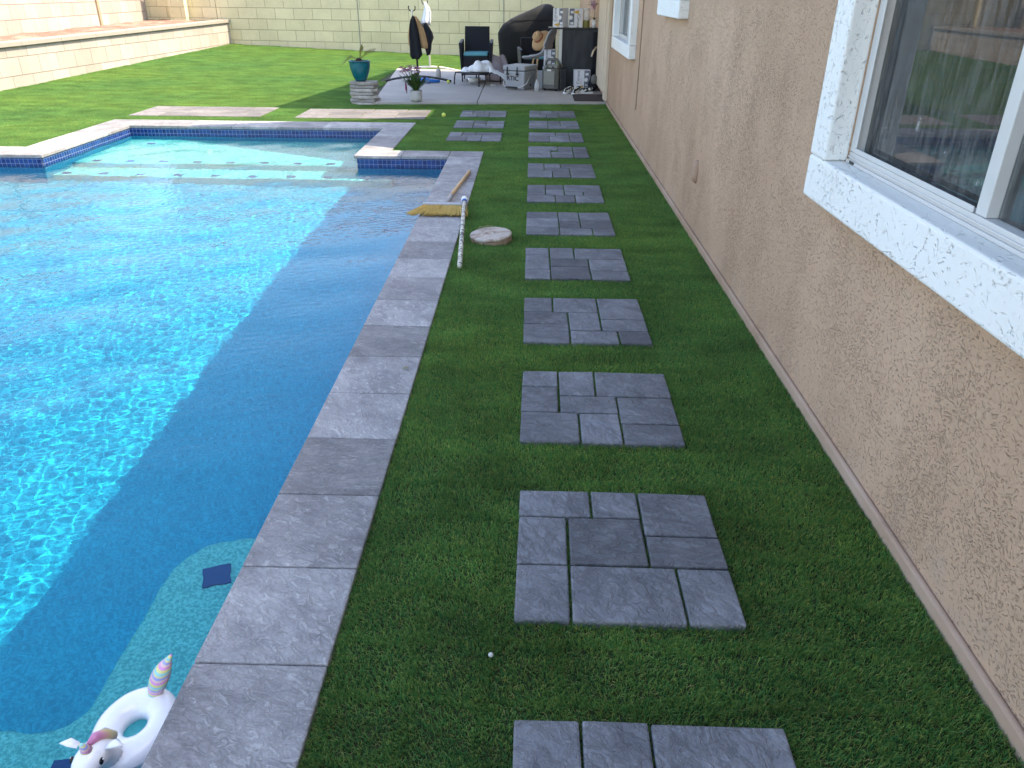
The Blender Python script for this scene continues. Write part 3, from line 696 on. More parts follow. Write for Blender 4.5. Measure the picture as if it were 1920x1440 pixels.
wall_strip('wall_body', (rx(-3), -3), (rx(24.26), 24.26), -0.1, 0.665, 0.2, M['block_cream'], rw)
for v_ in rw.children[0].data.vertices:
    if v_.co.z > 0 and v_.co.y > 10: v_.co.z += 0.075
b = MB(); y = -3.0
while y < 24.2:
    y1 = min(y+1.19, 24.24)
    b.prism([(rx(y)+0.055, y), (rx(y1)+0.055, y1), (rx(y1)-0.27, y1), (rx(y)-0.27, y)], 0.672, 0.748); y = y1+0.006
b.v = [(p[0], p[1], p[2]+max(0, p[1]-14)*0.0075 + (0.002 if p[1] < 14 else 0)) for p in b.v]
b.build('wall_cap', M['cap'], rw, bevel=0.006)
fxl = lambda y: -10.45 - (y-14)*0.085
fw_ = thing('fence_wall', 'tall cream block wall standing behind the raised gravel planter', 'wall', (0, 0, 0))
wall_strip('wall_body', (fxl(-3), -3), (fxl(26.2), 26.2), 0.0, 2.7, 0.2, M['block_cream'], fw_)
for y in (15.6, 21.3):
    b = MB(); b.box(fxl(y)-0.02, fxl(y)+0.05, y-0.05, y+0.05, 0.3, 2.7); b.build('pilaster', M['tan_post'], fw_)
b = MB(); nx_, ny_ = 12, 140
def soil(u, v):
    y = -3 + v*29.0; x0, x1 = rx(min(y, 24.2))-0.15, fxl(y)+0.02
    if y > 24: x0 = max(x0, -9)
    x = x0 + (x1-x0)*u
    return (x, y, 0.69 + 0.03*u + max(0, y-14)*0.006 + 0.03*math.sin(u*3.1) + 0.05*nz((x, y, 0), 0.9) + 0.025*nz((x, y, 0), 4.0))
b.grid(soil, nx_, ny_); b.f = [f[::-1] for f in b.f]
tag(b.build('planter_soil', M['gravel'], smooth=True), kind='structure')

def neighbour(name_label, x0, x1, y0, y1, h, ridge_x):
    t = thing('neighbour_house', name_label, 'house', ((x0+x1)/2, (y0+y1)/2, 0)); o_ = Vector(((x0+x1)/2, (y0+y1)/2, 0)); T_ = Matrix.Translation(-o_)
    b = MB(); b.box(x0, x1, y0, y1, -0.05, h); b.xf(T_); b.build('wall', M['white_stucco'], t)
    b = MB(); e = 0.5; xm, ym = (x0+x1)/2, (y0+y1)/2
    r0, r1 = ((xm, y0+2, h+1.6), (xm, y1-2, h+1.6)) if ridge_x else ((x0+2, ym, h+1.6), (x1-2, ym, h+1.6))
    A, B_, C_, D_ = (x0-e, y0-e, h+.01), (x1+e, y0-e, h+.01), (x1+e, y1+e, h+.01), (x0-e, y1+e, h+.01)
    b.add([A, B_, C_, D_, r0, r1], [(0, 1, 4), (1, 2, 5, 4), (2, 3, 5), (3, 0, 4, 5), (0, 3, 2, 1)] if ridge_x else [(0, 1, 5, 4), (1, 2, 5), (2, 3, 4, 5), (3, 0, 4), (0, 3, 2, 1)])
    b.xf(T_); b.build('roof', M['roof'], t); return t
neighbour('cream two storey house beyond the fence on the left of the yard', -27, -16.5, 9, 28, 5.6, True)
neighbour('cream two storey house beyond the block wall at the back', -15, 6, 32, 41, 6.4, False)

# ---------------------------------------------------------------- stepping pads
PAT = {
 'a': [(0,.38,.76,1),(.38,.63,.76,1),(.63,1,.62,1),(0,.25,.38,.76),(.25,.63,.38,.76),(.63,1,.38,.62),(0,.25,0,.38),(.25,.75,0,.38),(.75,1,0,.38)],
 'b': [(0,.25,.75,1),(.25,.5,.62,1),(.5,1,.62,1),(0,.25,.38,.75),(.25,.63,.38,.62),(.63,1,.25,.62),(0,.37,0,.38),(.37,.63,0,.38),(.63,1,0,.25)],
 'c': [(0,.25,.65,1),(.25,.63,.65,1),(.63,1,.5,1),(0,.37,.38,.65),(.37,.63,.25,.65),(.63,1,.25,.5),(0,.37,0,.38),(.37,.75,0,.25),(.75,1,0,.25)],
 'd': [(0,.25,.75,1),(.25,.5,.62,1),(.5,1,.62,1),(0,.25,.27,.75),(.25,.63,.38,.62),(.63,1,.25,.62),(0,.25,0,.27),(.25,.63,0,.38),(.63,1,0,.25)],
 'e': [(0,.38,.7,1),(.38,.63,.55,1),(.63,1,.6,1),(0,.38,.3,.7),(.38,.63,.28,.55),(.63,1,.28,.6),(0,.38,0,.3),(.38,.75,0,.28),(.75,1,0,.28)],
 'f': [(0,.25,.38,1),(.25,.5,.72,1),(.5,1,.6,1),(.25,.5,.38,.72),(.5,.75,.38,.6),(.75,1,.38,.6),(0,.37,0,.38),(.37,.63,0,.38),(.63,1,0,.38)],
 'g': [(0,.25,.45,1),(.25,.5,.68,1),(.5,1,.68,1),(.25,.63,.40,.68),(.63,1,.0,.68),(0,.37,0,.45),(.37,.63,0,.40)],
 'h': [(0,.5,.65,1),(.5,.75,.5,1),(.75,1,.4,1),(0,.38,.28,.65),(.38,.75,.28,.5),(0,.38,0,.28),(.38,.75,0,.28),(.75,1,0,.4)],
 'i': [(0,.5,.6,1),(.5,.75,.6,1),(.75,1,.72,1),(0,.38,0,.6),(.38,.75,0,.6),(.75,1,0,.72)],
}
def stone_block(b, x0, x1, y0, y1, g=0.004, top=0.0, th=0.05):
    b.box(x0+g, x1-g, y0+g, y1-g, top-th, top)
    j = [rnd.uniform(-0.002, 0.002) for _ in range(4)]
    for k in range(4):
        v = b.v[-4+k]; b.v[-4+k] = (v[0]+rnd.uniform(-.002, .002), v[1]+rnd.uniform(-.002, .002), v[2]+j[k])
def pad(x0, y0, w_, h_, pat, label, group='square stone stepping pads', mat='paver', rz=0.0, name='stepping_pad', tilt=0):
    t = thing(name, label, 'stepping stone', (x0+w_/2, y0+h_/2, 0), rz, group)
    for (a, c, d, e) in pat:
        b = MB(); stone_block(b, (a-.5)*w_, (c-.5)*w_, (d-.5)*h_, (e-.5)*h_)
        b.build('paver_stone', M[mat], t, bevel=0.006, seg=2)
    return t
L0 = 'grey slate stepping pad of the long row, '
ordn = [L0 + q for q in ('cut off by the bottom edge', 'first whole one from the bottom', 'second whole one from the bottom', 'third whole one from the bottom', 'just nearer than the round lid', 'level with the round lid', 'just beyond the broom bristles', 'level with the broom handle tip', 'seventh', 'fourth from the patio', 'third from the patio', 'second from the patio', 'next to the patio edge')]
seq = ['d', 'a', 'b', 'c', 'd', 'e', 'f', 'g', 'h', 'i', 'e', 'b']
lab12 = [ordn[0], ordn[1], ordn[2], ordn[3], ordn[4], ordn[5], ordn[6], ordn[7], ordn[9], ordn[10], ordn[11], ordn[12]]
for k in range(12):
    pad(-0.022, 0.668+k*0.9995, 0.69, 0.66, PAT[seq[k]], lab12[k], rz=-0.012 if k < 3 else 0)
for k, (y, lb) in enumerate(((9.66, 'grey stepping pad of the short left row, nearest of its three'), (10.65, 'grey stepping pad of the short left row, middle of its three'), (11.66, 'grey stepping pad of the short left row, closest to the patio'))):
    pad(-1.045, y, 0.685, 0.62, PAT[('g', 'e', 'b')[k]], lb)
def slab_pattern(nx_, ny_):
    out = []
    for j in range(ny_):
        cuts = [0]; 
        while cuts[-1] < 1: cuts.append(min(1, cuts[-1] + rnd.choice((.16, .22, .27))))
        if cuts[-1]-cuts[-2] < 0.08: cuts.pop(-2)
        out += [(a, c, j/ny_, (j+1)/ny_) for a, c in zip(cuts[:-1], cuts[1:])]
    return out
pad(-5.83, 11.42, 1.92, 0.98, slab_pattern(5, 3), 'wide pale paved slab in sunny grass behind the pool, left one', 'wide paved slabs', 'slab_paver', name='paved_slab')
pad(-3.40, 11.38, 1.88, 0.90, slab_pattern(5, 3), 'wide pale paved slab behind the pool, right one reaching the shadow', 'wide paved slabs', 'slab_paver', name='paved_slab')

def lettering(body, size, extrude, mat, parent, loc, rot, align='LEFT'):
    cu = bpy.data.curves.new('lettering', 'FONT'); cu.body = body; cu.size = size; cu.extrude = extrude; cu.align_x = align
    tmp = bpy.data.objects.new('tmp', cu); col.objects.link(tmp)
    me = bpy.data.meshes.new_from_object(tmp.evaluated_get(bpy.context.evaluated_depsgraph_get()))
    bpy.data.objects.remove(tmp); bpy.data.curves.remove(cu)
    o = bpy.data.objects.new('lettering', me); col.objects.link(o); me.materials.clear(); me.materials.append(M[mat])
    o.parent = parent; o.location = loc; o.rotation_euler = rot; return o
# ================================================================ objects
PZ = 0.032                          # patio surface
def ribbon(b, p0, p1, w0, w1, sag, n=7, twist=0.0, fold=0.25):
    """a leaf or strap: bent, folded along its midrib"""
    p0 = Vector(p0); p1 = Vector(p1); d = p1-p0; side = d.cross(Vector((0, 0, 1)))
    side = (side.normalized() if side.length > 1e-5 else Vector((1, 0, 0)))
    rows = []
    for i in range(n):
        t = i/(n-1); p = p0 + d*t + Vector((0, 0, sag*4*t*(1-t)*0.6 - sag*t*t*0.6))
        wd = (w0 + (w1-w0)*t)*math.sin(math.pi*(0.12+0.86*t))**0.7
        s_ = Matrix.Rotation(twist*t, 3, d.normalized()) @ side
        rows.append([p - s_*wd + Vector((0, 0, wd*fold)), p, p + s_*wd + Vector((0, 0, wd*fold))])
    return b.rings(rows, cap=False, closed=False)

# --- push broom on the coping
t = thing('push_broom', 'wooden push broom with yellow bristles lying across the pool coping', 'broom', (-0.70, 6.35, 0))
b = MB()
for k in range(420):
    x = rnd.uniform(-0.19, 0.175); lx = x*0.12 - 0.015*(x < -0.12)
    y0 = rnd.uniform(-0.015, 0.02); z0 = rnd.uniform(0.022, 0.040)
    ln = rnd.uniform(0.20, 0.25); dx = lx + (x*0.25 if x < 0 else x*0.03)*rnd.uniform(0.5, 1.2) - (0.05*rnd.random() if x < -0.13 else 0)
    b.tube([(x, y0, z0), (x+dx*0.4, y0-ln*0.5, z0*0.9+0.005), (x+dx, y0-ln, 0.005+rnd.random()*0.02)], [0.0035, 0.003, 0.0022], 4, cap=False)
b.build('bristles', M['bristle'], t)
b = MB(); b.box(-0.20, 0.18, 0.0, 0.055, 0.004, 0.052); b.build('broom_block', M['grey_plastic'], t, bevel=0.008)
b = MB(); b.tube([(0.0, 0.05, 0.045), (0.02, 0.30, 0.05)], 0.016, 10); b.build('socket', M['coping'], t)
b = MB(); b.tube([(0.0, 0.25, 0.035), (0.045, 0.8, 0.030), (0.095, 1.42, 0.022)], 0.0165, 12); b.build('handle', M['wood'], t, smooth=True)
# --- chipped pole with white cap
t = thing('pole', 'chipped white pole with capped end lying where coping meets grass', 'pole', (-0.50, 5.6, 0.02))
A_, B_ = Vector((-0.045, 0.80, 0.06)), Vector((0.045, -0.76, -0.005))
m, nt, p = mat_new('chipped_pole'); n1 = tex(nt, 'ShaderNodeTexNoise', opos(nt), 22.0, Detail=5.0, Roughness=0.7)
L(nt, ramp(nt, n1.outputs[0], [(0.50, (0.60, 0.58, 0.50)), (0.55, (0.10, 0.09, 0.08))]), p.inputs['Base Color']); p.inputs['Roughness'].default_value = 0.5
b = MB(); b.tube([A_, A_.lerp(B_, 0.5), B_], 0.0165, 14); b.build('shaft', m, t, smooth=True)
b = MB(); d = (A_-B_).normalized(); b.tube([A_-d*0.06, A_+d*0.005], 0.027, 16); b.build('end_cap', M['white_plastic'], t, bevel=0.003)
b = MB(); b.tube([A_-d*0.085, A_-d*0.061], 0.022, 16); b.build('collar', M['blue_toy'], t)
# --- round valve lid
t = thing('skimmer_lid', 'round tan pool skimmer lid left on the grass beside the pole', 'lid', (-0.28, 5.55, -0.012), 0.2); t.rotation_euler = (R(2), R(-4), 0.2)
b = MB(); b.lathe([(0.02, 0.052), (0.09, 0.05), (0.148, 0.048), (0.157, 0.043), (0.157, 0.030), (0.15, 0.026)], 40)
m, nt, p = mat_new('stained_lid'); O = opos(nt); n1 = tex(nt, 'ShaderNodeTexNoise', mapping(nt, O, (1, 2.5, 1), (0, 0, 0.5)), 9.0, Detail=6.0, Distortion=1.0)
L(nt, ramp(nt, n1.outputs[0], [(0.38, (0.27, 0.19, 0.14)), (0.5, (0.38, 0.29, 0.225)), (0.57, (0.47, 0.41, 0.35)), (0.7, (0.40, 0.34, 0.27))]), p.inputs['Base Color']); p.inputs['Roughness'].default_value = 0.55
b.build('disc', m, t, smooth=False, bevel=0.002)
b = MB(); b.lathe([(0.146, 0.028), (0.146, -0.014), (0.13, -0.014), (0.13, 0.028)], 40); b.build('skirt', M['lid_edge'], t)
for k in range(10):
    b = MB(); a = k*0.628; b.box(-0.012, 0.012, 0.146, 0.156, -0.012, 0.026); o = b.build('lug', M['lid_edge'], t); o.rotation_euler.z = a
for sx in (-0.03, 0.03):
    b = MB(); b.lathe([(0.006, 0.0535), (0.0065, 0.046)], 12, (sx, 0, 0)); b.build('finger_hole', M['eye_black'], t)
b = MB(); ribbon(b, (-0.07, 0.08, 0.055), (0.03, 0.13, 0.06), 0.008, 0.012, 0.01, 7); ribbon(b, (-0.05, 0.10, 0.056), (-0.09, 0.06, 0.06), 0.01, 0.006, 0.01, 5)
tag(b.build('dead_leaf', M['leaf_dry'], None, loc=(-0.29, 5.55, -0.002)), 'curled brown dead leaf lying on the round lid', 'leaf')
# --- little things on the grass
b = MB(); b.ball((0, 0, 0), 0.033, 16, 12); tag(b.build('tennis_ball', M['tennis'], smooth=True, loc=(-1.27, 11.66, 0.012)), 'yellow tennis ball in the grass by the left stepping pads', 'ball')
b = MB(); b.ball((0, 0, 0), 0.033, 16, 12); tag(b.build('tennis_ball', M['tennis'], smooth=True, loc=(-1.60, 15.68, PZ+0.033)), 'yellow tennis ball on the concrete patio near the blue toy', 'ball')
b = MB(); b.ball((0, 0, 0), 0.0075, 10, 8, (1, 0.8, 1.1)); tag(b.build('pebble', M['pebble'], smooth=True, loc=(-0.085, 1.54, -0.006)), 'small white pebble in the grass left of the nearest whole pad', 'pebble')
b = MB(); ribbon(b, (0, 0, 0.003), (0.028, 0.012, 0.006), 0.007, 0.007, 0.006); tag(b.build('dead_leaf', M['leaf_dry'], loc=(-0.60, 3.31, 0.002)), 'tiny brown leaf lying on the pool coping', 'leaf')

# --- unicorn float
t = thing('unicorn_float', 'small white inflatable unicorn ring with pastel mane floating by the coping', 'pool float', (-1.025, 1.352, WATER), 0.0); t.scale = (0.89,)*3
b = MB(); U, V = 48, 20
def torus(u, v, R0=0.082, r0=0.047):
    a = 2*math.pi*u; c = 2*math.pi*v
    rr = R0 + r0*math.cos(c); s_ = 1 + 0.02*math.sin(9*a)
    return (rr*math.cos(a)*0.92, rr*math.sin(a)*1.12, 0.022 + r0*0.86*math.sin(c)*s_)
b.grid(torus, U, V+1, wrap_u=True); b.build('ring', M['inflatable'], t, smooth=True)
b = MB(); b.lathe([(0.002, -0.004), (0.055, -0.006)], 30, (0, 0, 0), cap=False); b.build('ring_floor', M['clear'], t)
b = MB(); pts_ = []; rs_ = []
for i in range(14):
    q = i/13; pts_.append((0.022+0.012*math.sin(q*2.4)+0.055*q*q, 0.098+0.045*q-0.01*q*q, 0.052+0.135*q)); rs_.append(0.020*(0.95+0.55*math.sin(q*3.0))*(1-q**3*0.92)+0.001)
b.tube(pts_, rs_, 16); b.build('tail', M['stripes'], t, smooth=True)
b = MB(); hp = [(-0.012, -0.105, 0.045), (-0.016, -0.125, 0.085), (-0.020, -0.148, 0.115), (-0.026, -0.182, 0.118), (-0.034, -0.215, 0.102), (-0.036, -0.228, 0.095)]
b.tube(hp, [0.046, 0.040, 0.044, 0.041, 0.030, 0.010], 18); head = b.build('head', M['inflatable'], t, smooth=True, sub=1)
for sx in (-1, 1):
    b = MB(); ex = -0.022+sx*0.040; b.tube([(ex, -0.150, 0.140), (ex+sx*0.022, -0.150, 0.152), (ex+sx*0.048, -0.152, 0.150)], [0.010, 0.014, 0.002], 10, flat=0.6); b.build('ear', M['inflatable'], head, smooth=True)
    b = MB(); b.ball((-0.026+sx*0.0405, -0.182, 0.122), 0.009, 12, 8, (0.5, 1.0, 1.2)); b.build('eye', M['eye_black'], head, smooth=True)
    b = MB(); b.ball((-0.026+sx*0.0445, -0.179, 0.127), 0.0026, 8, 6); b.build('eye_glint', M['white_plastic'], head, smooth=True)
b = MB(); b.tube([(-0.003, -0.092, 0.105), (-0.012, -0.108, 0.135), (-0.020, -0.135, 0.155), (-0.024, -0.160, 0.158)], [0.016, 0.017, 0.014, 0.007], 12); b.build('mane', M['mane'], head, smooth=True)
b = MB(); b.tube([(-0.025, -0.172, 0.150), (-0.028, -0.180, 0.185)], [0.016, 0.005], 12); b.build('horn', M['stripes'], head, smooth=True)
b = MB(); b.tube([(-0.075, 0.075, 0.035), (-0.082, 0.085, 0.038)], 0.006, 10); b.build('valve', M['clear'], t)

# --- stack of pavers carrying the teal pot
t = thing('paver_stack', 'stack of rough grey concrete pavers under the teal pot', 'paver stack', (-2.69, 12.98, TURF))
for k in range(7):
    b = MB(); ox, oy = rnd.uniform(-.012, .012), rnd.uniform(-.012, .012); z = k*0.0515
    poly = [(-0.225, 0.02), (-0.05, -0.115), (0.13, -0.10), (0.235, -0.02), (0.20, 0.16), (-0.16, 0.17)] if k % 2 == 0 else [(-0.225, -0.06), (-0.02, -0.10), (0.16, -0.11), (0.20, 0.03), (0.225, 0.15), (-0.20, 0.165)]
    b.prism([(x+ox+rnd.uniform(-.008, .008), y+oy+rnd.uniform(-.008, .008)) for x, y in poly], z, z+0.046); b.build('paver', M['stack_stone'], t, bevel=0.008)
t = thing('plant_pot', 'glazed teal plant pot with a sparse palm seedling on stacked pavers', 'potted plant', (-2.73, 13.0, TURF+7*0.0515))
b = MB(); b.lathe([(0.075, 0), (0.10, 0.03), (0.13, 0.10), (0.155, 0.18), (0.165, 0.255), (0.165, 0.287), (0.172, 0.290), (0.172, 0.30), (0.152, 0.30), (0.150, 0.27), (0.12, 0.26)], 40, cap=True); b.build('pot', M['glaze'], t, smooth=True)
b = MB(); b.lathe([(0.152, 0.285), (0.10, 0.295), (0.03, 0.305)], 30); b.build('soil', M['soil'], t)
b = MB(); b.ball((-0.01, 0, 0.31), 0.045, 12, 8, (1.1, 1, 0.7)); b.build('stump', M['soil'], t, smooth=True)
b = MB()
for (p0, p1, wd, sg, st) in (((0, 0, 0.32), (0.06, 0.0, 0.475), 0.020, 0.02, 0), ((0, 0, 0.32), (0.24, 0.02, 0.435), 0.026, 0.03, 0), ((-0.02, 0, 0.32), (-0.235, -0.03, 0.265), 0.024, 0.07, 0), ((0.01, 0, 0.31), (0.02, 0.03, 0.45), 0.012, 0.01, 0)):
    P0, P1 = Vector(p0), Vector(p1); b.tube([P0, P0.lerp(P1, 0.55)+Vector((0, 0, sg)), P1], [0.010, 0.008, 0.004], 6)
    for i in range(9):
        q = 0.35+0.65*i/8; c_ = P0.lerp(P1, q)+Vector((0, 0, sg*4*q*(1-q)))
        dv = (P1-P0).normalized(); sd = dv.cross(Vector((0, 1, 0))).normalized()
        for s_ in (-1, 1): ribbon(b, c_, c_+dv*0.06+sd*s_*wd*1.3+Vector((0, -0.015*s_, 0)), 0.012, 0.008, 0.004, 4)
b.build('fronds', M['leaf_dry'], t)
# --- flowering plant in concrete pot
t = thing('flower_pot', 'leafy plant with drooping purple flowers in small grey concrete pot', 'potted plant', (-1.86, 13.05, PZ))
b = MB(); b.lathe([(0.088, 0), (0.094, 0.03), (0.100, 0.165), (0.086, 0.165), (0.084, 0.14)], 28); b.build('pot', M['concrete_pot'], t, smooth=True)
b = MB(); b.lathe([(0.087, 0.142), (0.01, 0.146)], 20); b.build('soil', M['soil'], t)
lf = MB(); fl = MB(); fp = MB(); r2 = random.Random(3)
for k in range(52):
    a = r2.uniform(0, 6.28); rad = r2.uniform(0.06, 0.30); h = r2.uniform(0.12, 0.30)*(1-rad*0.6)+0.02
    p0 = Vector((0.03*math.cos(a), 0.03*math.sin(a), 0.15)); p1 = p0 + Vector((rad*math.cos(a), rad*math.sin(a)*0.8, h))
    ribbon(lf, p0, p1, 0.016, 0.034, 0.05*r2.random()+0.02, 8)
for k in range(44):
    x = r2.uniform(-0.26, 0.09); z = 0.44 + 0.10*r2.random() - abs(x+0.06)*0.1; y = r2.uniform(-0.09, 0.09)
    tgt = fp if k % 6 == 0 else fl
    for i in range(5):
        a = i*1.256; ribbon(tgt, (x, y, z), (x+0.035*math.cos(a), y+0.035*math.sin(a), z-0.02+0.03*r2.random()), 0.010, 0.014, 0.01, 4)
    if k % 3 == 0: lf.tube([(0.0, 0, 0.16), (x*0.6, y*0.6, 0.34), (x, y, z)], 0.004, 5)
ribbon(fl, (-0.16, -0.03, 0.30), (-0.14, -0.05, 0.13), 0.010, 0.022, 0.03, 7); ribbon(fl, (-0.15, -0.03, 0.29), (-0.165, -0.05, 0.17), 0.008, 0.015, 0.02, 6)
lf.build('leaves', M['leaf'], t); fl.build('flowers', M['flower'], t); fp.build('pale_flowers', M['flower_pale'], t)

# --- hammock stand with hooks
def hanger(loc, rz, h, mat, label, arcs, hookmat):
    t = thing('hammock_stand', label, 'stand', loc, rz, 'hooked stands')
    b = MB(); b.tube([(0.0, 0, 0.10), (-0.01, 0, 0.4), (-0.05, 0, h*0.62), (-0.055, 0, h-0.20)], 0.019, 12); b.build('post', mat, t, smooth=True)
    b = MB(); b.tube([(x, 0.02*math.sin(x*2), 0.02+0.085*(1-(x/arcs)**2)) for x in [arcs*(i/6-1) for i in range(13)]], 0.021, 10); b.build('foot_bar', mat, t, smooth=True)
    b = MB(); b.tube([(-0.055, 0, h-0.24), (-0.06, 0, h-0.13), (-0.062, 0, h-0.05), (-0.062, 0, h-0.02)], [0.020, 0.014, 0.030, 0.034], 12, flat=0.5); b.build('hook_plate', hookmat, t, smooth=True)
    for s_ in (-1, 1):
        b = MB(); b.tube([(-0.062+s_*0.025, 0, h-0.045), (-0.062+s_*0.055, 0, h-0.02), (-0.062+s_*0.065, -0.01, h+0.02), (-0.062+s_*0.055, -0.01, h+0.045)], [0.010, 0.010, 0.010, 0.012], 8); b.build('hook', M['black_metal'], t, smooth=True)
    b = MB(); b.tube([(-0.062+0.035*math.cos(a), -0.035, h-0.33+0.05*math.sin(a)) for a in [i*0.5236 for i in range(13)]], 0.007, 8); b.build('cord_ring', M['white_plastic'], t, smooth=True)
    return t
hanger((-2.20, 15.85, PZ), R(0), 1.29, M['black_metal'], 'black hooked stand on the patio hung with black and tan towels', 0.64, M['white_plastic'])
hanger((-2.27, 18.35, 0.0), R(-6), 1.40, M['alu'], 'pale hooked stand at the patio edge hung with white cloth', 0.66, M['white_plastic'])
def drape(name, mat, label, cat, loc, prof, depth=0.05, folds=5, seed=0, amp=0.02, n=22):
    """hanging cloth: closed wavy ring per height; prof = [(z, x_left, x_right)]"""
    b = MB(); rings = []; K = 40
    for (z, xl, xr) in prof:
        ring = []
        for k in range(K):
            a = 2*math.pi*k/K; cx_ = (xl+xr)/2; hw = (xr-xl)/2
            f_ = 1 + 0.10*nz((math.cos(a)*2, math.sin(a)*2, z*3), 1.3, seed)
            wv_ = amp*math.sin(folds*a*1.0 + seed + z*2)
            ring.append((cx_+hw*math.cos(a)*f_, depth*math.sin(a)*f_ + wv_, z + 0.012*math.sin(3*a+seed)))
        rings.append(ring)
    b.rings(rings); o = b.build(name, mat, None, smooth=True, loc=loc); return tag(o, label, cat)
drape('black_towel', M['black_cloth'], 'long black towel hanging from the front black stand', 'towel', (-2.20, 15.79, 0), [(0.46, -0.10, 0.05), (0.52, -0.13, 0.10), (0.7, -0.13, 0.085), (0.9, -0.13, 0.06), (1.05, -0.115, 0.03), (1.15, -0.09, 0.0), (1.20, -0.055, -0.02)], 0.055, 4, 1.0)
drape('tan_towel', M['tan_cloth'], 'tan towel draped behind the black towel on the front stand', 'towel', (-2.20, 15.93, 0), [(0.64, 0.02, 0.20), (0.70, -0.17, 0.20), (0.85, -0.175, 0.17), (0.98, -0.15, 0.13), (1.1, -0.11, 0.06), (1.19, -0.08, 0.0)], 0.045, 5, 2.0)
drape('white_towel', M['white_cloth'], 'white towel hanging from the rear pale stand', 'towel', (-2.27, 18.30, 0), [(0.95, -0.17, 0.05), (1.05, -0.15, 0.06), (1.2, -0.10, 0.07), (1.3, -0.07, 0.04), (1.37, -0.08, 0.0), (1.39, -0.075, -0.02)], 0.06, 4, 3.0)
drape('black_jacket', M['black_cloth'], 'crumpled black jacket bundled on the rear stand under the white towel', 'jacket', (-2.27, 18.22, 0), [(0.36, -0.05, 0.02), (0.48, -0.09, 0.06), (0.6, -0.06, 0.07), (0.72, -0.09, 0.12), (0.82, -0.17, 0.10), (0.92, -0.22, 0.04), (0.99, -0.18, 0.0)], 0.08, 3, 4.0, 0.035)
# --- bottle, toy
t = thing('spray_bottle', 'small pale bottle with yellow cap standing on the patio', 'bottle', (-1.905, 16.73, PZ))
b = MB(); b.lathe([(0.05, 0), (0.052, 0.12), (0.04, 0.16), (0.022, 0.175)], 20); b.build('bottle_body', M['concrete_pot'], t, smooth=True)
b = MB(); b.lathe([(0.022, 0.176), (0.024, 0.22), (0.012, 0.25)], 16); b.build('bottle_cap', M['tennis'], t)
t = thing('water_blaster', 'bright blue plastic toy lying flat on the patio', 'toy', (-1.97, 15.72, PZ), 0.1)
b = MB(); b.tube([(-0.17, 0, 0.04), (-0.05, 0.0, 0.045), (0.02, 0, 0.04), (0.20, 0.02, 0.032)], [0.05, 0.055, 0.036, 0.026], 12); b.build('toy_body', M['blue_toy'], t, smooth=True)
b = MB(); b.box(-0.05, 0.0, -0.10, -0.03, 0.005, 0.045); b.build('toy_grip', M['blue_toy'], t, bevel=0.01)

# --- wicker armchairs
def armchair(loc, rz, label):
    t = thing('wicker_armchair', label, 'armchair', loc, rz, 'dark wicker armchairs')
    b = MB(); b.box(-0.25, 0.25, -0.24, 0.26, 0.12, 0.46); b.build('seat', M['wicker'], t, bevel=0.012)
    b = MB(); b.add([(-0.25, 0.22, 0.461), (0.25, 0.22, 0.461), (0.25, 0.27, 0.461), (-0.25, 0.27, 0.461), (-0.245, 0.33, 0.97), (0.245, 0.33, 0.97), (0.245, 0.37, 0.97), (-0.245, 0.37, 0.97)], [(0,3,2,1),(4,5,6,7),(0,1,5,4),(1,2,6,5),(2,3,7,6),(3,0,4,7)]); b.build('backrest', M['wicker'], t, bevel=0.012)
    for s_ in (-1, 1):
        b = MB(); x0, x1 = sorted((s_*0.252, s_*0.285)); X0, X1 = sorted((s_*0.265, s_*0.325))
        b.add([(x0, -0.25, 0.10), (x1, -0.25, 0.10), (x1, 0.30, 0.10), (x0, 0.30, 0.10), (X0, -0.27, 0.70), (X1, -0.27, 0.70), (X1, 0.32, 0.74), (X0, 0.32, 0.74)], [(0,3,2,1),(4,5,6,7),(0,1,5,4),(1,2,6,5),(2,3,7,6),(3,0,4,7)]); b.build('armrest', M['wicker'], t, bevel=0.01)
        for yy in (-0.24, 0.28):
            b = MB(); b.box(min(s_*0.255, s_*0.28), max(s_*0.255, s_*0.28), yy-0.012, yy+0.012, 0.0, 0.099); b.build('leg', M['black_metal'], t)
    b = MB(); b.box(-0.24, 0.24, -0.25, 0.20, 0.463, 0.53); b.build('cushion', M['teal_cushion'], t, bevel=0.03, seg=4, smooth=False)
    return t
armchair((-1.09, 16.30, PZ), 0.0, 'dark wicker armchair with teal cushion facing the camera beside the heap of towels')
armchair((0.04, 17.1, PZ), R(8), 'dark wicker armchair half hidden behind the grey shell chair').scale = (0.95, 0.95, 0.76)
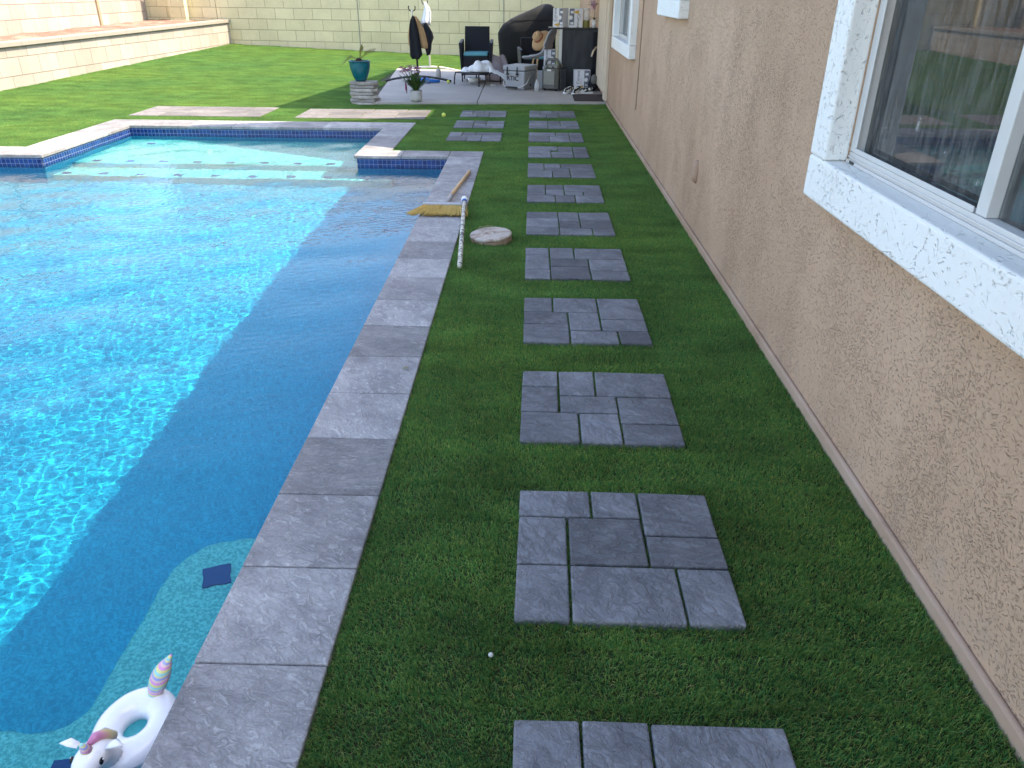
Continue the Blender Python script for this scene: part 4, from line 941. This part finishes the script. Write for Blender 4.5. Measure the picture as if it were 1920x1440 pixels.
# --- low black footstool frame
t = thing('footstool', 'low black metal footstool heaped with white towels', 'footstool', (-1.03, 15.62, PZ), R(-38))
b = MB()
q = 0.30
b.tube([(-q, -q, 0.215), (q, -q, 0.215), (q, q, 0.215), (-q, q, 0.215), (-q, -q, 0.215)], 0.013, 8); b.build('top_frame', M['black_metal'], t)
b = MB(); b.box(-q, q, -q, q, 0.205, 0.222); b.build('seat', M['wicker'], t)
for sx, sy in ((-1, -1), (1, -1), (1, 1), (-1, 1)):
    b = MB(); b.tube([(sx*q*0.98, sy*q*0.98, 0.215), (sx*q*1.03, sy*q*1.03, 0.15), (sx*q*1.05, sy*q*1.05, 0.0)], 0.012, 8); b.build('leg', M['black_metal'], t, smooth=True)
def heap(name, mat, label, cat, loc, size, seed, n=44, rough=0.5, sharp=3.0):
    b = MB(); rings = []
    for j in range(15):
        th = math.pi*0.5*min(j/14, 0.992); ring = []
        for k in range(n):
            a = 2*math.pi*k/n; d = Vector((math.cos(a)*math.cos(th), math.sin(a)*math.cos(th), math.sin(th)))
            f_ = 1 + rough*nz(d, 1.2, seed) + rough*0.35*nz(d, sharp, seed+5)
            f_ -= 0.10*rough*abs(math.sin(8*nz(d, 1.1, seed+9)*3))
            ring.append((d.x*size[0]*f_, d.y*size[1]*f_, max(0.0, d.z*size[2]*f_)))
        rings.append(ring)
    b.rings(rings); return tag(b.build(name, mat, None, smooth=True, sub=1, loc=loc), label, cat)
heap('towel', M['white_cloth'], 'crumpled white towel heaped on the footstool', 'towel', (-0.95, 15.55, PZ+0.225), (0.23, 0.21, 0.20), 2.0)
heap('towel', M['white_cloth'], 'flat folded white towel on the left of the footstool', 'towel', (-1.22, 15.55, PZ+0.225), (0.13, 0.14, 0.085), 8.0, rough=0.3)
# white towel sliding off to the floor
b = MB()
def slide(u, v):
    x = 0.0 + 0.42*u; z = 0.24 - 0.23*(u**1.5) + 0.03*math.sin(v*7+u*4) + 0.02*nz((u*4, v*4, 0), 1.5)
    return (x, (v-0.5)*0.34*(1-0.3*u), max(0.012, z+0.09*math.sin(math.pi*v)*(1-u*0.6)))
b.grid(slide, 26, 22); tag(b.build('towel', M['white_cloth'], None, smooth=True, solid=0.01, loc=(-0.78, 15.35, PZ)), 'white towel spilling off the footstool down to the patio beside the cooler', 'towel')
heap('blanket', M['grey_cloth'], 'mauve grey blanket heaped behind the footstool', 'blanket', (-0.66, 16.25, PZ), (0.26, 0.24, 0.46), 5.0, rough=0.35)
heap('dropped_cloth', M['concrete_pot'], 'small pale crumpled cloth under the footstool', 'cloth', (-0.72, 15.35, PZ), (0.06, 0.05, 0.03), 6.0)

# --- cooler
t = thing('cooler', 'grey hard cooler with black latches and a wire bail handle', 'cooler', (-0.20, 14.98, PZ), R(-27))
b = MB(); b.add([(-0.19, -0.22, 0.0), (0.19, -0.22, 0.0), (0.19, 0.22, 0.0), (-0.19, 0.22, 0.0), (-0.215, -0.25, 0.315), (0.215, -0.25, 0.315), (0.215, 0.25, 0.315), (-0.215, 0.25, 0.315)], [(0,3,2,1),(4,5,6,7),(0,1,5,4),(1,2,6,5),(2,3,7,6),(3,0,4,7)]); b.xf(Matrix.Rotation(0, 4, 'Z')); b.build('cooler_body', M['grey_plastic'], t, bevel=0.022, seg=3)
b = MB(); b.box(-0.225, 0.225, -0.26, 0.26, 0.322, 0.405); b.build('lid', M['grey_plastic'], t, bevel=0.022, seg=3)
for x in (-0.13, 0.07):
    b = MB(); b.tube([(x, -0.262, 0.385), (x, -0.275, 0.33), (x, -0.266, 0.265)], [0.010, 0.011, 0.013], 8); b.tube([(x-0.028, -0.262, 0.258), (x+0.028, -0.262, 0.258)], 0.011, 8); b.build('latch', M['black_plastic'], t, smooth=True)
lettering('RTIC', 0.115, 0.002, 'black_plastic', t, (-0.03, -0.2435, 0.155), (R(95), 0, 0), 'CENTER')
b = MB(); b.tube([(-0.20, -0.15, 0.235), (-0.235, -0.22, 0.12), (-0.18, -0.285, 0.055), (0.0, -0.30, 0.04), (0.16, -0.285, 0.055), (0.232, -0.2, 0.11), (0.222, -0.02, 0.245)], 0.008, 8); b.build('bail_handle', M['alu'], t, smooth=True)
b = MB(); b.tube([(-0.14, -0.298, 0.045), (0.10, -0.302, 0.042)], 0.016, 10); b.build('handle_grip', M['black_plastic'], t, smooth=True)
b = MB(); b.tube([(0.185, 0.02, 0.07), (0.208, 0.02, 0.072)], 0.020, 14); b.build('drain_plug', M['black_plastic'], t)
# --- party speaker
t = thing('party_speaker', 'boxy grey and black portable speaker with a top carry handle', 'speaker', (0.39, 14.80, PZ), R(-24))
b = MB(); b.prism([(-0.16, -0.12), (-0.10, -0.17), (0.10, -0.17), (0.16, -0.12), (0.165, 0.17), (-0.165, 0.17)], 0.03, 0.37); b.build('speaker_body', M['speaker_grey'], t, bevel=0.02, seg=3)
b = MB(); b.box(-0.105, 0.105, -0.183, -0.172, 0.10, 0.335); b.build('grille', M['speaker_panel'], t, bevel=0.005)
b = MB(); b.box(-0.035, 0.04, -0.190, -0.184, 0.335, 0.36); b.build('badge', M['white_plastic'], t)
b = MB(); b.prism([(-0.13, -0.12), (0.13, -0.12), (0.14, 0.14), (-0.14, 0.14)], 0.372, 0.42); b.build('control_panel', M['speaker_panel'], t, bevel=0.015)
for x in (-0.06, 0.05):
    b = MB(); b.tube([(x, -0.122, 0.395), (x, -0.135, 0.40)], 0.016, 12); b.build('knob', M['black_plastic'], t)
b = MB(); b.tube([(-0.135, 0.0, 0.40), (-0.125, -0.02, 0.475), (-0.08, -0.03, 0.515), (0.08, -0.03, 0.515), (0.125, -0.02, 0.475), (0.135, 0.0, 0.40)], 0.022, 10); b.build('handle', M['speaker_grey'], t, smooth=True)
b = MB(); b.box(0.168, 0.20, -0.09, 0.16, 0.02, 0.38); b.build('side_panel', M['black_plastic'], t, bevel=0.01)
for x in (-0.11, 0.11):
    b = MB(); b.tube([(x-0.02, -0.10, 0.028), (x+0.02, -0.10, 0.028)], 0.028, 14); b.build('wheel', M['black_plastic'], t)
b = MB(); b.lathe([(0.042, 0), (0.044, 0.10), (0.03, 0.15), (0.016, 0.17), (0.016, 0.195)], 20); tag(b.build('water_bottle', M['clear'], smooth=True, loc=(0.10, 14.62, PZ)), 'clear plastic bottle standing between the cooler and the speaker', 'bottle')
b = MB(); b.box(-0.05, 0.05, -0.09, 0.09, 0, 0.30); tag(b.build('carton', M['grey_plastic'], bevel=0.004, loc=(0.155, 15.05, PZ)), 'plain grey carton behind the clear bottle', 'carton')

# --- dark cabinet
t = thing('cabinet', 'tall dusty black cabinet beside the house wall', 'cabinet', (0.87, 15.25, PZ))
b = MB(); b.box(-0.33, 0.33, 0.0, 0.42, 0.02, 0.985); b.build('cabinet_body', M['cabinet'], t, bevel=0.006)
b = MB(); b.box(-0.57, 0.335, -0.01, 0.43, 0.987, 1.012); b.build('top_board', M['black_plastic'], t, bevel=0.003)
b = MB(); b.box(-0.335, 0.335, -0.018, -0.001, 0.03, 0.98); b.build('door', M['cabinet'], t, bevel=0.004)
# --- printed beer cartons
def carton(loc, rz, w_, d_, h_, label, upside=False, side=False):
    t = thing('beer_carton', label, 'carton', loc, rz, 'printed beer cartons')
    b = MB(); b.box(-w_/2, w_/2, -d_/2, d_/2, 0, h_); b.build('box', M['cardboard_white'], t, bevel=0.003)
    yf = -d_/2
    fl_ = -1 if upside else 1
    pr = thing  # local alias unused
    def decal(x0, x1, z0, z1, mat, nm): b = MB(); b.box(x0, x1, yf-0.0016, yf-0.0004, z0, z1); return b.build(nm, M[mat], t)
    bx0, bx1 = ((0.13*w_, 0.488*w_) if not upside else (-0.488*w_, -0.13*w_))
    decal(bx0, bx1, 0.12*h_, 0.985*h_, 'print_blue', 'print_band')
    for zz in (0.22, 0.80):
        b = MB(); b.box(bx0+0.02, bx0+0.075, yf-0.003, yf-0.0018, (zz-0.06)*h_, (zz+0.06)*h_); b.build('print_square', M['cardboard_white'], t)
    b = MB(); b.tube([((bx0+bx1)/2-0.02, yf-0.0018, 0.52*h_), ((bx0+bx1)/2-0.02, yf-0.003, 0.52*h_)], 0.034, 20); b.build('print_disc', M['white_plastic'], t)
    cz = 0.14*h_ if not upside else 0.80*h_; cx_ = -0.10*w_ if not upside else 0.0
    b = MB(); n = 5   # gold fan-shaped mark
    b.add([(cx_-0.06, yf-0.0045, cz), (cx_+0.05, yf-0.0045, cz-0.035), (cx_+0.05, yf-0.0045, cz+0.035), (cx_-0.06, yf-0.0035, cz), (cx_+0.05, yf-0.0035, cz-0.035), (cx_+0.05, yf-0.0035, cz+0.035)], [(0,1,2),(3,5,4),(0,3,4,1),(1,4,5,2),(2,5,3,0)]); b.build('gold_mark', M['print_gold'], t)
    for txt, sz, dx, mm in (('Corona', 0.072, -0.17, 'print_navy'), ('Extra', 0.046, -0.02, 'print_rose')):
        xx = dx*w_ if not upside else (0.10 if txt == 'Corona' else 0.28)*w_
        if upside: lettering(txt, sz, 0.0008, mm, t, (xx, yf-0.0025, 0.70*h_), (R(90), R(90), 0))
        else: lettering(txt, sz, 0.0008, mm, t, (xx, yf-0.0025, 0.30*h_), (R(90), R(-90), 0))
    return t
carton((0.92, 14.93, PZ), R(2), 0.29, 0.20, 0.335, 'printed beer carton on the patio floor, leaning at the black cabinet')
carton((0.79, 15.42, PZ+1.014), R(0), 0.24, 0.26, 0.315, 'printed beer carton on the cabinet top with its lettering turned sideways', upside=True)
t = carton((0.515, 15.38, PZ+1.014), R(-28), 0.20, 0.22, 0.315, 'bright white printed carton at the left end of the cabinet top')
carton((0.34, 15.78, PZ+0.302), R(0), 0.21, 0.24, 0.315, 'printed beer carton behind the speaker, upper one of its stack')
carton((0.34, 15.78, PZ), R(0), 0.24, 0.26, 0.30, 'printed beer carton on the floor behind the speaker, lower of its stack')
t = thing('drink_dispenser', 'clear glass drink jar with yellow base on the cabinet top', 'jar', (0.985, 15.36, PZ+1.014))
b = MB(); b.lathe([(0.055, 0.12), (0.065, 0.17), (0.066, 0.27), (0.055, 0.29)], 24); b.build('jar', M['clear'], t, smooth=True)
b = MB(); b.lathe([(0.062, 0), (0.062, 0.118)], 24); b.build('jar_base', M['leaf_dry'], t)
b = MB(); b.lathe([(0.06, 0.291), (0.06, 0.312), (0.02, 0.315)], 24); b.build('jar_lid', M['white_plastic'], t)
b = MB(); b.tube([(0.03, -0.06, 0.11), (0.05, -0.10, 0.13), (0.075, -0.11, 0.16)], 0.006, 8); b.build('tap', M['black_metal'], t)
t = thing('orchid_pot', 'orchid with pale flowers in a slim white pot on the cabinet', 'potted plant', (1.125, 15.30, PZ+1.014))
b = MB(); b.lathe([(0.035, 0), (0.052, 0.13), (0.046, 0.13), (0.044, 0.11)], 24); b.build('pot', M['white_plastic'], t, smooth=True)
b = MB()
for (a, l, z) in ((0.3, 0.08, 0.17), (2.9, 0.10, 0.19), (1.5, 0.08, 0.17), (4.2, 0.09, 0.18), (3.3, 0.13, 0.38), (3.0, 0.12, 0.43), (0.2, 0.06, 0.40)): ribbon(b, (0, 0, 0.12 if z < 0.3 else 0.36), (l*math.cos(a), l*math.sin(a), z), 0.014, 0.030 if z < 0.3 else 0.05, 0.03, 7)
b.tube([(0, 0, 0.12), (0.0, 0, 0.27), (-0.01, 0, 0.36), (-0.04, 0, 0.41)], 0.004, 6); b.build('leaves', M['leaf'], t)
b = MB(); r2 = random.Random(9)
for k in range(13):
    c_ = Vector((r2.uniform(-0.06, 0.03), r2.uniform(-0.03, 0.03), r2.uniform(0.33, 0.43)))
    for i in range(5): a = i*1.256+r2.random(); ribbon(b, c_, c_+Vector((0.048*math.cos(a), -0.015, 0.048*math.sin(a))), 0.013, 0.022, 0.004, 4)
b.build('blossoms', M['flower_pale'], t)
heap('dark_bag', M['black_cloth'], 'dark leafy bundle hanging beside the orchid', 'bag', (0.98, 15.5, PZ+1.36), (0.055, 0.05, 0.10), 3.0) if False else None
# --- grey shell chair, lying sideways against the cabinet
t = thing('shell_chair', 'grey moulded plastic chair with wooden legs seen from the side', 'chair', (0.16, 15.95, PZ), R(-22))
b = MB(); prof = [(-0.30, 0.44), (-0.22, 0.445), (-0.10, 0.462), (0.02, 0.49), (0.10, 0.525), (0.16, 0.60), (0.20, 0.72), (0.25, 0.86), (0.31, 0.95), (0.36, 0.97)]
def shell(u, v):
    i = u*(len(prof)-1); k = min(int(i), len(prof)-2); f_ = i-k
    x = prof[k][0]*(1-f_)+prof[k+1][0]*f_; z = prof[k][1]*(1-f_)+prof[k+1][1]*f_
    w_ = 0.20 + 0.02*math.sin(u*math.pi) - 0.05*max(0, u-0.85)/0.15
    y = (v-0.5)*2; e = abs(y)**2.5
    return (x-0.03*e*(u > 0.6), y*w_, z+0.035*e*(u < 0.65))
b.grid(shell, 40, 17); b.build('shell', M['grey_plastic'], t, smooth=True, solid=0.035, sub=1)
for (x, y) in ((-0.12, -0.15), (-0.02, -0.12), (-0.12, 0.15), (0.12, 0.12)):
    b = MB(); b.tube([(x*0.7, y*0.7, 0.45), (x*1.3, y*1.3, 0.0)], [0.018, 0.012], 10); b.build('leg', M['wood'], t)
# --- straw hat
t = thing('straw_hat', 'wide straw sun hat with red band on the dark chair', 'hat', (0.14, 16.55, 0.80)); t.rotation_euler = (R(28), R(-48), R(10))
b = MB(); b.lathe([(0.22, -0.085), (0.19, -0.045), (0.15, -0.005), (0.105, 0.012), (0.098, 0.05), (0.09, 0.10), (0.06, 0.125), (0.01, 0.13)], 36, cap=False); b.build('hat_body', M['straw'], t, smooth=True, solid=0.005)
b = MB(); b.lathe([(0.107, 0.014), (0.102, 0.045)], 36, cap=False); b.build('hat_band', M['hat_band'], t, smooth=True, solid=0.004)
# --- leaning planks
for k, (x, w_, mm, lb) in enumerate(((0.465, 0.022, 'cream_paint', 'narrow cream plank leaning upright left of the wider one'), (0.525, 0.055, 'alu', 'wide pale plank leaning upright against the black cabinet'))):
    b = MB(); b.box(-w_/2, w_/2, 0, 0.02, 0, 0.99); o = tag(b.build('plank', M[mm], bevel=0.004, loc=(x, 15.16, PZ)), lb, 'plank', 'leaning planks'); o.rotation_euler = (R(-4), 0, 0)
# --- covered grill
t = thing('covered_grill', 'barbecue grill under a sagging black cover before the block wall', 'grill', (-0.10, 20.05, 0.0))
b = MB(); rings = []
pf = [(0.0, -0.62, 0.66, 0.36), (0.3, -0.66, 0.66, 0.36), (0.6, -0.685, 0.66, 0.36), (0.74, -0.70, 0.665, 0.36), (0.80, -0.67, 0.665, 0.36), (0.92, -0.58, 0.66, 0.35), (1.03, -0.42, 0.65, 0.33), (1.13, -0.20, 0.64, 0.31), (1.22, 0.02, 0.62, 0.28), (1.30, 0.20, 0.58, 0.22), (1.345, 0.32, 0.52, 0.14), (1.355, 0.38, 0.46, 0.06)]
for (z, xl, xr, hd) in pf:
    ring = []; K = 72
    for k in range(K):
        a = 2*math.pi*k/K; c_, s_ = math.cos(a), math.sin(a); e = 0.35
        x = (xl+xr)/2 + (xr-xl)/2*math.copysign(abs(c_)**e, c_); y = hd*math.copysign(abs(s_)**e, s_)
        wv_ = 0.05*nz((x, y, z*0.6), 3.2) + 0.02*nz((x, y, z), 7.0) + 0.012*math.sin(x*22+3*nz((x, y, z), 1.5))*max(0, 0.75-z)
        ring.append((x + wv_*0.6, y + wv_, z + 0.008*nz((x, y, z), 5)))
    rings.append(ring)
b.rings(rings); b.build('cover', M['cover'], t, smooth=True)
b = MB(); b.tube([(-0.45, -0.352, 1.01), (-0.1, -0.345, 1.03), (0.5, -0.335, 1.035)], 0.008, 6); b.build('seam', M['black_cloth'], t)
# --- black backpack and stick by the door casing
t = thing('backpack', 'slouched black bag with grey round pocket beside the door casing', 'bag', (1.12, 14.75, PZ))
b = MB(); b.ball((0, 0, 0.10), 0.10, 18, 12, (0.95, 1.2, 1.0)); b.ball((-0.09, -0.04, 0.045), 0.07, 14, 10, (1.2, 1, 0.65)); b.build('bag_body', M['black_cloth'], t, smooth=True)
b = MB(); b.ball((0.005, -0.10, 0.20), 0.075, 18, 12, (0.75, 0.35, 1.15)); b.build('pocket', M['speaker_grey'], t, smooth=True)
b = MB(); b.tube([(-0.05, -0.05, 0.56), (-0.02, 0.0, 0.64), (0.04, 0.06, 0.71)], [0.016, 0.018, 0.016], 8); tag(b.build('curved_stick', M['cream_paint'], smooth=True, loc=(1.13, 14.98, PZ)), 'curved pale wooden stick wedged between cabinet and door casing', 'stick')
b = MB(); b.box(-0.06, 0.06, 0, 0.06, 0.0, 0.95); tag(b.build('folded_parasol', M['black_cloth'], bevel=0.02, loc=(1.165, 15.1, PZ)), 'slim folded black parasol upright between cabinet and house wall', 'parasol')
# --- zebra trainers
def sneaker(loc, rz, label):
    t = thing('sneaker', label, 'shoe', loc, rz, 'zebra patterned shoes by the door mat')
    b = MB(); b.tube([(0, -0.145, 0.022), (0, -0.12, 0.04), (0, -0.06, 0.05), (0, 0.0, 0.062), (0, 0.06, 0.075), (0, 0.12, 0.075), (0, 0.14, 0.06)], [0.015, 0.036, 0.045, 0.044, 0.040, 0.038, 0.02], 14); b.build('upper', M['zebra'], t, smooth=True)
    b = MB(); b.prism(round_poly(-0.046, 0.046, -0.155, 0.145, {0: 0.04, 1: 0.04, 2: 0.03, 3: 0.03}), 0.0, 0.026); b.build('sole', M['white_plastic'], t, bevel=0.006)
    b = MB(); b.tube([(0, 0.055, 0.112), (0, 0.115, 0.110)], [0.026, 0.024], 12, flat=0.5); b.build('opening', M['black_cloth'], t, smooth=True)
    return t
sneaker((0.665, 14.33, PZ), R(-35), 'zebra patterned sneaker left of the other two on the patio')
sneaker((0.80, 14.22, PZ), R(-28), 'zebra patterned sneaker in the middle, touching the door mat')
sneaker((0.95, 14.30, PZ), R(-75), 'zebra patterned sneaker turned sideways, right of the other two')
b = MB(); b.box(-0.27, 0.27, -0.42, 0.42, 0.0, 0.014); tag(b.build('door_mat', M['mat'], bevel=0.004, loc=(0.985, 13.66, PZ)), 'dark brown door mat lying at the edge of the patio', 'door mat')
b = MB(); b.lathe([(0.10, 0), (0.135, 0.09), (0.128, 0.09), (0.095, 0.01)], 24); tag(b.build('bowl', M['white_plastic'], smooth=True, loc=(-1.12, 15.95, PZ)), 'white bowl on the patio under the footstool', 'bowl')
